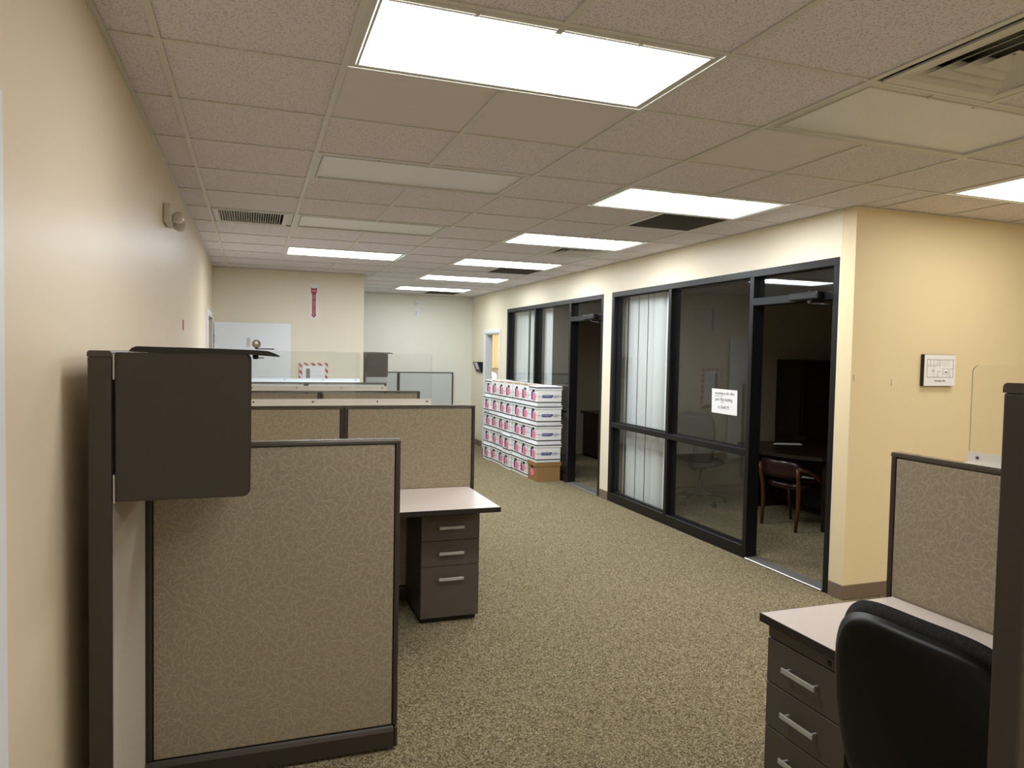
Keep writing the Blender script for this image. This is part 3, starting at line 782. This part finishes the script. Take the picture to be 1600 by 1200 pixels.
p0 = pedestal('grey three-drawer unit under the worktop in mid aisle', .362, .43, .700)
p0.location = (1.434, 1.472, 0)
dup(p0, (1.434, 3.225, 0), 0, 'grey three-drawer unit at the third row, hidden by panels')
dup(p0, (1.434, 5.0, 0), 0, 'grey three-drawer unit at the fourth row, mirrored in the glass')
pr = dup(p0, (2.012, -.853, 0), -R90, 'grey three-drawer unit beside the black chair, right foreground')
bm = bmesh.new(); box(bm, 1.05, 1.45, 5.1, 5.35, WZ, WZ+.17, bev=.006); g = tag(obj('paper_box', bm, 'box_side'), 'pale box on the fourth-row worktop, seen mirrored in the glass', 'box')

# ------------------------------------------------------------------ black task chair in the right foreground
def task_chair(label, loc, rz, cloth, shell, backz=.785, bh=.50, bw=.49):
    t = thing('office_chair', label, 'chair', loc, rz, 'office chairs')
    cur = lambda y, z: .40*y*y - .10*z + .25*z*z
    shp = lambda v: 1.0 - .10*max(0, -v)
    def lift(bm, dz, dx): bmesh.ops.translate(bm, verts=list(bm.verts), vec=(dx, 0, dz)); return bm
    obj('back_shell', lift(cushion(bmesh.new(), bw, bh, .004, .014, 4.2, 24, shp, cur, 0, 16), backz, -.24), shell, t, local=True)
    obj('back_cushion', lift(cushion(bmesh.new(), bw+.004, bh+.034, .066, .014, 4.2, 24, shp, cur, 0, 5), backz+.010, -.222), cloth, t, local=True)
    bm = cushion(bmesh.new(), .49, .48, .055, .03, 3.4, 18, None, lambda y, z: -.02*(z/.24)**2)
    bmesh.ops.rotate(bm, verts=list(bm.verts), cent=(0, 0, 0), matrix=Matrix.Rotation(-R90, 3, 'Y'))
    obj('seat', lift(bm, .455, .03), cloth, t, local=True)
    bm = bmesh.new(); box(bm, -.11, .11, -.09, .09, .395, .422, bev=.006); obj('seat_plate', bm, 'black_plastic', t, local=True)
    bm = bmesh.new(); tube(bm, [(-.10, 0, .405), (-.22, 0, .40), (-.285, 0, .44), (-.285, 0, .56), (-.262, 0, .72)], [.022, .022, .024, .024, .02], 8); obj('back_post', bm, 'black_plastic', t, local=True)
    bm = bmesh.new(); cyl(bm, (0, 0, .12), (0, 0, .26), .026); cyl(bm, (0, 0, .26), (0, 0, .40), .015); lathe(bm, [(.034, .07), (.04, .09), (.034, .125)], (0, 0, 0)); obj('gas_column', bm, 'black_plastic', t, local=True)
    for k in range(5):
        a = 2*math.pi*k/5+.3; c, s = math.cos(a), math.sin(a)
        bm = bmesh.new(); tube(bm, [(.02*c, .02*s, .10), (.16*c, .16*s, .092), (.29*c, .29*s, .066)], [.024, .019, .013], 8); leg = obj('leg', bm, 'black_plastic', t, local=True)
        bm = bmesh.new(); n_ = Vector((-s, c, 0)); p = Vector((.29*c, .29*s, .025))
        for q in (-1, 1): cyl(bm, p+n_*q*.006, p+n_*q*.02, .025, n=14)
        obj('caster', bm, 'black_plastic', leg, local=True)
    return t
ch = task_chair('black office chair pulled up to the right-hand worktop', (1.925, -1.545, 0), .03, 'chair_cloth', 'black_shell')
ch2 = task_chair('grey upright office chair behind the glass of the nearer office', (5.06, 4.22, 0), .62, 'grey_cloth', 'grey_cloth', .74, .54, .46)

# ------------------------------------------------------------------ stacked storage boxes
BH, BW, BL = .2455, .312, .345
def storage_box(label, lid=True, brown=False, seed=1):
    """local frame: narrow end with the hand hole faces -x, long printed side faces -y, origin on the floor in the middle"""
    t = thing('storage_box', label, 'box', (0, 0, 0), group='stacked storage boxes')
    a, b = BL/2-.006, BW/2-.006
    hb = BH-.004 if lid else BH-.01
    bm = bmesh.new()
    if lid: box(bm, -a, a, -b, b, 0, hb-.01, bev=.002)
    else:
        th = .005
        box(bm, -a, a, -b, b, 0, .006); box(bm, -a, -a+th, -b, b, .006, hb); box(bm, a-th, a, -b, b, .006, hb); box(bm, -a+th, a-th, -b, -b+th, .006, hb); box(bm, -a+th, a-th, b-th, b, .006, hb)
    bm.normal_update()
    if not brown:
        for f in bm.faces:
            if abs(f.normal.y) > .9: f.material_index = 1
            if not lid and f.normal.x > .5 and f.calc_center_median().x < 0: f.material_index = 2
    obj('carton', bm, ['box_brown'] if brown else ['box_white', 'box_side', 'box_inside'], t, local=True)
    if lid:
        bm = bmesh.new(); box(bm, -a-.010, a+.010, -b-.005, b+.005, hb-.006, hb, bev=.0015)
        zl = hb-.046
        for q in ((-a-.010, -a-.006, -b-.005, b+.005), (a+.006, a+.010, -b-.005, b+.005), (-a-.006, a+.006, -b-.005, -b-.001), (-a-.006, a+.006, b+.001, b+.005)):
            box(bm, *q, zl, hb-.006)
        ld = obj('lid', bm, 'box_brown' if brown else 'box_white', t, local=True)
        if not brown:
            bm = bmesh.new(); e = .0007
            box(bm, -a-.010-e, -a-.010, -b-.005, b+.005, hb-.028, hb-.014); box(bm, -a-.010, a+.010, -b-.005-e, -b-.005, hb-.028, hb-.014)
            obj('lid_stripe', bm, 'ink', ld, local=True)
    else:
        bm = bmesh.new(); box(bm, -a-.0008, -a+.02, -b+.02, b-.02, hb-.004, hb+.006); box(bm, -a+th, a-th, b-.05, b-th, hb-.012, hb-.008)
        obj('inner_flap', bm, 'box_inside', t, local=True)
    e = .0009
    hz = hb-.066 if lid else hb-.05
    bm = bmesh.new(); prism(bm, rrect(-.040, .040, hz-.016, hz+.016, .014, 4), 'x', -a-e, -a); obj('hand_hole', bm, 'hole', t, local=True)
    dy = (-.022, .0, -.036, .012)[seed]; sk = (0, .012, -.014, .02)[seed]
    bm = bmesh.new(); prism(bm, [(-.06+dy, .06+sk), (.035+dy, .052), (.055+dy, .09+sk), (.05+dy, hz-.026), (-.035+dy-sk, hz-.021), (-.065+dy, .115-sk)], 'x', -a-2.4*e, -a-1.5*e); obj('pink_tag', bm, 'pink', t, local=True)
    if not brown:
        bm = bmesh.new()
        box(bm, -a-e, -a, dy+.040, dy+.098, .058, hz-.012)
        obj('end_print', bm, 'navy', t, local=True)
        bm = bmesh.new(); e2 = .0008
        box(bm, -a-e2, -a, -b, b, .026, .040); box(bm, -a, a, -b-e2, -b, .026, .040)
        obj('stripe', bm, 'ink', t, local=True)
        bm = bmesh.new()
        for z in (.075, .105, .135): box(bm, -a-e2, -a, -b+.02, -.06, z, z+.003)
        box(bm, -a-e2, -a, -b, b, .112, .114)
        box(bm, -a, a, -b-e2, -b, .107, .112); obj('print_lines', bm, 'ink_grey', t, local=True)
        bm = bmesh.new(); e3 = .0016; prism(bm, [(-.105, .109), (-.098, .091), (.030, .091), (.055, .127), (-.098, .127)], 'y', -b-e3, -b-e2)
        lg = obj('brand_band', bm, 'navy', t, local=True)
        bm = bmesh.new(); prism(bm, [(.046, .091), (.122, .091), (.132, .109), (.122, .127), (.071, .127)], 'y', -b-e3, -b-e2); obj('brand_tail', bm, 'logo_grey', t, local=True)
        tx = text('lettering', 'BANKERS BOX', .0185, (0, 0, 0), (R90, 0, 0), 'paper', t); tx.location = (-.032, -b-e3-.0006, .109)
    return t
protoL = [storage_box('x', seed=i) for i in range(4)]; protoO = [storage_box('y', lid=False, seed=i) for i in (0, 3)]; protoB = storage_box('z', brown=True)
usedp = set()
ORD = ['first', 'second', 'third', 'fourth', 'fifth', 'sixth', 'seventh']
ROW = ['bottom', 'second', 'middle', 'fourth', 'top']
rnd = random.Random(4)
for c in range(7):
    for r in range(5):
        op = (r == 4 and c in (1, 2, 3, 4, 5))
        pr_ = protoB if (c == 0 and r == 0) else (protoO[c % 2] if op else protoL[(c*3+r*2+c*r) % 4])
        y = 5.885+BW/2+c*.322+(0 if c else 0)
        x = 3.738+BL/2+rnd.uniform(-.010, .010)+(-.024 if c in (3, 6) and r < 4 else 0)+(.024 if (c in (5, 6) and r == 2) else 0)+(-.014 if c == 1 and r in (1, 2) else 0)
        x = min(x, XR-.012-BL/2)
        loc = (x, y+rnd.uniform(-.003, .003), r*(BH+.001)+.0005); rz = rnd.uniform(-.022, .022)
        if pr_ is protoB: lab = 'brown lidded carton with a pink tag at the foot of the box stack'
        elif op: lab = 'open white storage box, top row, %s column from the door' % ORD[c]
        else: lab = 'white lidded storage box, %s row, %s column from the door' % (ROW[r], ORD[c])
        if pr_.name not in usedp:
            usedp.add(pr_.name); pr_.location = loc; pr_.rotation_euler = (0, 0, rz); pr_['label'] = lab
        else: dup(pr_, loc, rz, lab)

# ------------------------------------------------------------------ things on the walls
t = thing('extinguisher_sign', 'red arrow fire extinguisher sign high on the far wall', 'sign', (1.06, YF, 2.26))
obj('plate', b_(1.003, 1.115, YF-.004, YF-.001, 2.044, 2.492), 'paper', t)
bm = bmesh.new(); prism(bm, [(1.021, 2.455), (1.059, 2.437), (1.097, 2.455), (1.097, 2.390), (1.082, 2.365), (1.082, 2.095), (1.095, 2.095), (1.059, 2.058), (1.023, 2.095), (1.036, 2.095), (1.036, 2.365), (1.021, 2.390)], 'y', YF-.0055, YF-.0042); obj('arrow', bm, 'red', t)
text('lettering', 'FIRE', .030, (1.059, YF-.0062, 2.408), (R90, 0, 0), 'paper', t)
text('lettering', 'E\nX\nT\nI\nN\nG\nU\nI\nS\nH\nE\nR', .025, (1.059, YF-.0062, 2.222), (R90, 0, 0), 'paper', t, space=.92)
t = thing('extinguisher_cabinet', 'white extinguisher cabinet with red striped border under the arrow sign', 'cabinet', (1.06, YF, 1.16))
x0, x1, z0, z1 = .878, 1.242, .85, 1.465
bm = bmesh.new(); y1 = YF-.001
for q in ((x0, x1, z1-.036, z1), (x0, x1, z0, z0+.036), (x0, x0+.036, z0+.036, z1-.036), (x1-.036, x1, z0+.036, z1-.036)): box(bm, q[0], q[1], y1-.03, y1, q[2], q[3])
obj('striped_border', bm, 'stripe', t)
obj('door', b_(x0+.038, x1-.038, y1-.04, y1-.002, z0+.038, z1-.038, bev=.003), 'cupboard_white', t)
obj('view_window', b_(x0+.085, x0+.135, y1-.0425, y1-.0405, z0+.09, z1-.075), 'grey_plastic', t)
bm = bmesh.new()
for i in range(5): box(bm, x0+.16, x1-.075, y1-.0425, y1-.0405, z1-.115-i*.05, z1-.112-i*.05)
obj('print_lines', bm, 'logo_grey', t)
t = thing('emergency_light', 'twin-head emergency light high on the left wall', 'emergency light', (XL, 1.86, 2.38))
bm = bmesh.new(); box(bm, XL+.001, XL+.045, 1.76, 2.0, 2.325, 2.435, bev=.01, seg=2); obj('housing', bm, 'lamp_plastic', t)
for y, z, a in ((1.80, 2.352, -.5), (1.90, 2.322, .3)):
    bm = bmesh.new(); lathe(bm, [(.008, -.024), (.024, -.01), (.033, .014), (.035, .024), (.029, .029), (.005, .031)], (0, 0, 0), 'y', 22)
    bmesh.ops.rotate(bm, verts=list(bm.verts), cent=(0, 0, 0), matrix=Matrix.Rotation(math.radians(160+20*a), 3, 'Z') @ Matrix.Rotation(.35, 3, 'X'))
    bmesh.ops.translate(bm, verts=list(bm.verts), vec=(XL+.080, y, z)); obj('lamp_head', bm, 'lamp_plastic', t)
bm = bmesh.new(); cyl(bm, (XL+.044, 1.84, 2.36), (XL+.075, 1.82, 2.36), .012); cyl(bm, (XL+.044, 1.90, 2.34), (XL+.075, 1.90, 2.335), .012); obj('neck', bm, 'lamp_plastic', t)
bm = bmesh.new(); box(bm, XL+.001, XL+.003, 2.99, 3.05, 1.755, 1.83); tag(obj('red_sticker', bm, 'red'), 'small red sticker on the left wall', 'sticker')
t = thing('floor_plan_sign', 'framed floor plan print on the warm beige wall', 'sign', (4.86, YN, 1.575))
obj('backing', b_(4.712, 5.008, YN-.028, YN-.001, 1.462, 1.684), 'black_plastic', t)
obj('print', b_(4.714, 5.006, YN-.031, YN-.0282, 1.464, 1.682), 'paper', t)
bm = bmesh.new(); yy = YN-.0318
def ln(x0, z0, x1, z1, w_=.0016): box(bm, min(x0, x1)-w_/2, max(x0, x1)+w_/2, yy, yy+.0007, min(z0, z1)-w_/2, max(z0, z1)+w_/2)
px0, px1, pz0, pz1 = 4.738, 4.984, 1.525, 1.648
for q in ((px0, pz0, px1, pz0), (px0, pz1, px1, pz1), (px0, pz0, px0, pz1), (px1, pz0, px1, pz1)): ln(*q, .0024)
for f in (.12, .25, .38, .45): ln(px0+f*.246, pz1, px0+f*.246, pz1-.035)
ln(px0, pz1-.037, px0+.115, pz1-.037); ln(px0+.115, pz1-.037, px0+.115, pz1-.05)
for f in (.5, .58, .66, .74, .82): ln(px0+f*.246, pz1, px0+f*.246, pz1-.045, .001)
ln(px0+.15, pz0+.06, px0+.20, pz0+.06); ln(px0+.20, pz0+.06, px0+.20, pz0+.02); ln(px0+.15, pz0+.06, px0+.15, pz0+.02); ln(px0+.15, pz0+.02, px0+.20, pz0+.02)
ln(px0+.065, pz0, px0+.065, pz0+.065); ln(px0+.10, pz0, px0+.10, pz0+.04); ln(px0+.10, pz0+.04, px0+.135, pz0+.04); ln(px0, pz0+.075, px0+.09, pz0+.075); ln(px0+.215, pz0, px0+.215, pz0+.06); ln(px0+.215, pz0+.06, px1, pz0+.06)
ln(px0+.172, pz0+.035, px0+.186, pz0+.035, .008); ln(px0+.05, pz0+.045, px0+.056, pz0+.045, .006)
obj('plan_drawing', bm, 'ink_grey', t)
text('lettering', 'Evacuation Plan', .017, (4.862, yy-.0002, 1.500), (R90, 0, 0), 'ink', t)
for (x, z), l in zip(((4.125, 1.516), (4.455, 1.49)), ('small paint scar on the warm wall by the corner', 'small paint scar on the warm wall left of the floor plan')):
    tag(obj('wall_anchor', b_(x-.006, x+.006, YN-.006, YN-.001, z-.022, z+.022, bev=.002), 'wall_paint'), l, 'wall anchor')
# small devices on the recess wall
t = thing('smoke_alarm_box', 'small white device high on the recess wall, upper one', 'device', (3.045, YB, 2.535))
obj('case', b_(3.02, 3.07, YB-.03, YB-.001, 2.47, 2.56, bev=.006), 'white_trim', t); obj('lens_cap', b_(3.03, 3.06, YB-.034, YB-.0305, 2.49, 2.51), 'logo_grey', t)
t = thing('wall_outlet', 'small white outlet on the recess wall, below the device', 'outlet', (3.045, YB, 2.33))
obj('cover_plate', b_(3.008, 3.082, YB-.008, YB-.001, 2.275, 2.39, bev=.003), 'white_trim', t)
for z in (2.31, 2.35): obj('socket', b_(3.032, 3.058, YB-.0105, YB-.0085, z-.012, z+.012, bev=.001), 'logo_grey', t)
# wall pocket beside the white door frame
t = thing('file_pocket', 'black wall pocket with papers beside the white door frame', 'file holder', (XR, 9.55, 1.3))
bm = bmesh.new(); prism(bm, [(XR-.001, 1.30), (XR-.03, 1.30), (XR-.10, 1.485), (XR-.001, 1.485)], 'y', 9.40, 9.43); obj('end_panel', bm, 'black_plastic', t)
bm = bmesh.new(); prism(bm, [(XR-.001, 1.30), (XR-.03, 1.30), (XR-.10, 1.485), (XR-.001, 1.485)], 'y', 9.67, 9.70); obj('end_panel', bm, 'black_plastic', t)
bm = bmesh.new(); prism(bm, [(XR-.03, 1.30), (XR-.10, 1.485), (XR-.096, 1.485), (XR-.026, 1.30)], 'y', 9.431, 9.669); obj('front_panel', bm, 'black_plastic', t)
bm = bmesh.new(); prism(bm, [(XR-.055, 1.36), (XR-.0978, 1.474), (XR-.0992, 1.474), (XR-.0562, 1.36)], 'y', 9.44, 9.60); o = obj('label_sheet', bm, 'paper', t)
bm = bmesh.new()
for i in range(3):
    z = 1.385+i*.03; x = XR-.0645-(z-1.385)*.378
    box(bm, x-.0022, x-.0012, 9.455, 9.585, z, z+.008)
obj('print_lines', bm, 'ink', o)
# note taped to the glass
t = thing('paper_note', 'handwritten white note taped to the nearer office glass', 'note', (XR+.046, 2.55, 1.26))
nx = XR+.0465
bm = bmesh.new(); prism(bm, [(2.733, 1.362), (2.374, 1.360), (2.370, 1.147), (2.728, 1.150)], 'x', nx-.0006, nx); obj('sheet', bm, 'paper', t)
for s, z, y, sz in (('everything in this office', 1.325, 2.55, .036), ('goes Navi building', 1.272, 2.56, .040), ('to Smith M.', 1.205, 2.56, .042)):
    text('handwriting', s, sz, (nx-.0012, y, z), (R90, 0, -R90), 'ink_grey', t, shear=.25, width=.82)
obj('underline', box(b_(nx-.0013, nx-.0007, 2.58, 2.69, 1.297, 1.300), nx-.0013, nx-.0007, 2.55, 2.60, 1.2475, 1.2505), 'ink_grey', t)

# ------------------------------------------------------------------ inside the dark offices
t = thing('office_desk', 'dark walnut bow-fronted desk inside the nearer office', 'desk', (5.75, 3.55, 0), group='dark walnut office desks')
DZ = .715
pts = [(6.15, 2.66), (5.36, 2.66)]
for i in range(13):
    s = i/12; y = 2.66+s*1.26; pts.append((5.33-.25*math.sin(math.pi*s)**.8, y))
pts += [(5.36, 3.92), (6.15, 3.92)]
bm = bmesh.new(); prism(bm, pts, 'z', DZ-.035, DZ); obj('top', bm, 'walnut', t)
obj('end_panel', b_(5.40, 6.12, 2.69, 2.73, 0, DZ-.036), 'walnut', t); obj('end_panel', b_(5.42, 6.12, 3.86, 3.90, 0, DZ-.036), 'walnut', t)
obj('modesty_panel', b_(5.78, 5.80, 2.731, 3.859, .10, DZ-.036), 'walnut', t)
bm = bmesh.new(); prism(bm, [(5.585, 3.66), (5.875, 3.545), (5.93, 3.66), (5.68, 3.74)], 'z', DZ+.0005, DZ+.003); tag(obj('desk_paper', bm, 'paper'), 'loose white paper on the bow-fronted office desk', 'paper')
t = thing('hutch_cabinet', 'tall dark walnut credenza with open hutch in the nearer office', 'cabinet', (6.85, 4.4, 0))
hx0, hx1, hy0, hy1 = 6.40, 7.60, 4.20, 4.62
obj('base_cabinet', b_(hx0, hx1, hy0-.1, hy1, .06, .70, bev=.003), 'walnut', t); obj('plinth', b_(hx0+.03, hx1-.03, hy0-.06, hy1, 0, .06), 'black_plastic', t)
obj('counter', b_(hx0, hx1, hy0-.12, hy1, .701, .735, bev=.003), 'walnut', t)
for x in (hx0, hx0+.44, hx1-.03): obj('upright', b_(x, x+.03, hy0, hy1, .736, 1.60), 'walnut', t)
obj('back_board', b_(hx0+.03, hx1-.03, hy1-.012, hy1, .736, 1.60), 'walnut', t)
obj('top_board', b_(hx0, hx1, hy0, hy1, 1.601, 1.63), 'walnut', t)
obj('door', b_(hx0+.032, hx0+.438, hy0-.001, hy0+.018, .738, 1.598, bev=.002), 'walnut', t)
obj('shelf', b_(hx0+.472, hx1-.032, hy0+.02, hy1-.014, 1.14, 1.165), 'walnut', t)
def guest_chair(label, loc, rz):
    t = thing('guest_chair', label, 'chair', loc, rz)
    for s in (-1, 1):
        bm = bmesh.new(); tube(bm, [(-.02, s*.20, 0), (.0, s*.205, .22), (-.005, s*.21, .40), (-.03, s*.22, .52), (-.045, s*.225, .60)], [.015, .02, .022, .02, .018], 10); obj('leg', bm, 'wood_leg', t, local=True)
        bm = bmesh.new(); tube(bm, [(.42, s*.21, 0), (.40, s*.215, .22), (.39, s*.22, .40)], [.014, .019, .021], 10); obj('leg', bm, 'wood_leg', t, local=True)
        bm = bmesh.new(); tube(bm, [(-.04, s*.235, .60), (.06, s*.248, .575), (.16, s*.250, .53), (.25, s*.245, .475), (.33, s*.235, .41)], [.018, .019, .019, .018, .016], 8); obj('armrest', bm, 'wood_leg', t, local=True)
    bm = cushion(bmesh.new(), .43, .44, .05, .045, 3.6, 16)
    bmesh.ops.rotate(bm, verts=list(bm.verts), cent=(0, 0, 0), matrix=Matrix.Rotation(-R90, 3, 'Y')); bmesh.ops.translate(bm, verts=list(bm.verts), vec=(.20, 0, .42)); obj('seat', bm, 'burgundy', t, local=True)
    bm = cushion(bmesh.new(), .50, .17, .022, .022, 4, 16, None, lambda y, z: 1.2*y*y)
    bmesh.ops.translate(bm, verts=list(bm.verts), vec=(-.075, 0, .585)); obj('backrest', bm, 'burgundy', t, local=True)
    return t
guest_chair('wooden guest chair with burgundy leather seat inside the open office door', (5.12, 2.965, 0), .18)
bm = bmesh.new(); prism(bm, [(-.15, -.1), (.10, -.13), (.14, .08), (-.1, .12)], 'z', .0, .003); bmesh.ops.rotate(bm, verts=list(bm.verts), cent=(0, 0, 0), matrix=Matrix.Rotation(.1, 3, 'Y'))
o = tag(obj('seat_paper', bm, 'paper'), 'white paper lying on the burgundy chair seat', 'paper'); o.location = (5.36, 2.99, .487)
t = thing('office_desk', 'dark desk glimpsed through the farther office doorway', 'desk', (5.7, 7.2, 0), group='dark walnut office desks')
obj('top', b_(5.34, 6.1, 6.25, 8.02, .70, .735, bev=.003), 'walnut', t); obj('end_panel', b_(5.38, 6.08, 7.95, 7.99, 0, .699), 'walnut', t); obj('end_panel', b_(5.38, 6.08, 6.28, 6.32, 0, .699), 'walnut', t); obj('front_panel', b_(5.38, 5.41, 6.321, 7.949, .05, .699), 'walnut', t)
t = thing('desk_phone', 'dark desk phone with a cord on the farther office desk', 'phone', (5.5, 7.25, .735))
bm = bmesh.new(); prism(bm, [(5.44, .7355), (5.62, .7355), (5.62, .80), (5.44, .75)], 'y', 7.15, 7.35); obj('base', bm, 'black_plastic', t)
bm = bmesh.new(); tube(bm, [(5.48, 7.19, .785), (5.53, 7.18, .815), (5.60, 7.18, .83), (5.63, 7.19, .815)], [.02, .014, .014, .02], 8); obj('handset', bm, 'black_plastic', t)
bm = bmesh.new(); tube(bm, [(5.45, 7.20, .765), (5.40, 7.22, .80), (5.35, 7.27, .78), (5.325, 7.30, .70), (5.325, 7.31, .5), (5.33, 7.30, .02)], .004, 6); obj('cord', bm, 'black_plastic', t)

# ------------------------------------------------------------------ the lit room through the white door frame
t = thing('ceiling_light', 'lit ceiling panel light in the room past the white door frame', 'ceiling light', (5.2, 13.3, H), group='panel lights in the ceiling grid')
bm = bmesh.new(); ring(bm, 4.6, 5.8, 12.7, 13.9, .03, H-.02, H-.001); obj('frame', bm, 'white_metal', t)
obj('lens', b_(4.631, 5.769, 12.731, 13.869, H-.012, H-.008), M['lens', (4, 11)], t)
t = thing('red_poster', 'red poster on the wall of the lit room past the boxes', 'poster', (6.1, 14.05, 1.7))
obj('sheet', b_(6.112, 6.118, 13.75, 14.22, 1.37, 2.05), 'red_poster', t); obj('pink_sheet', b_(6.112, 6.118, 13.75, 14.26, 1.05, 1.36), 'pink', t)
panel('taupe panel in the lit room past the white door frame', (5.95, 12.6, 0), 'y', 2.3, 1.28)
bm = bmesh.new(); lathe(bm, [(.12, 0), (.14, .08), (.10, .16), (.02, .19)], (5.62, 13.6, 1.02), 'z', 18); box(bm, 5.3, 5.9, 13.2, 14.2, .98, 1.02)
box(bm, 5.35, 5.39, 13.25, 13.29, 0, .98); box(bm, 5.81, 5.85, 13.25, 13.29, 0, .98); box(bm, 5.35, 5.39, 14.11, 14.15, 0, .98); box(bm, 5.81, 5.85, 14.11, 14.15, 0, .98)
tag(obj('side_table', bm, 'white_trim'), 'white covered table in the lit room past the boxes', 'table')
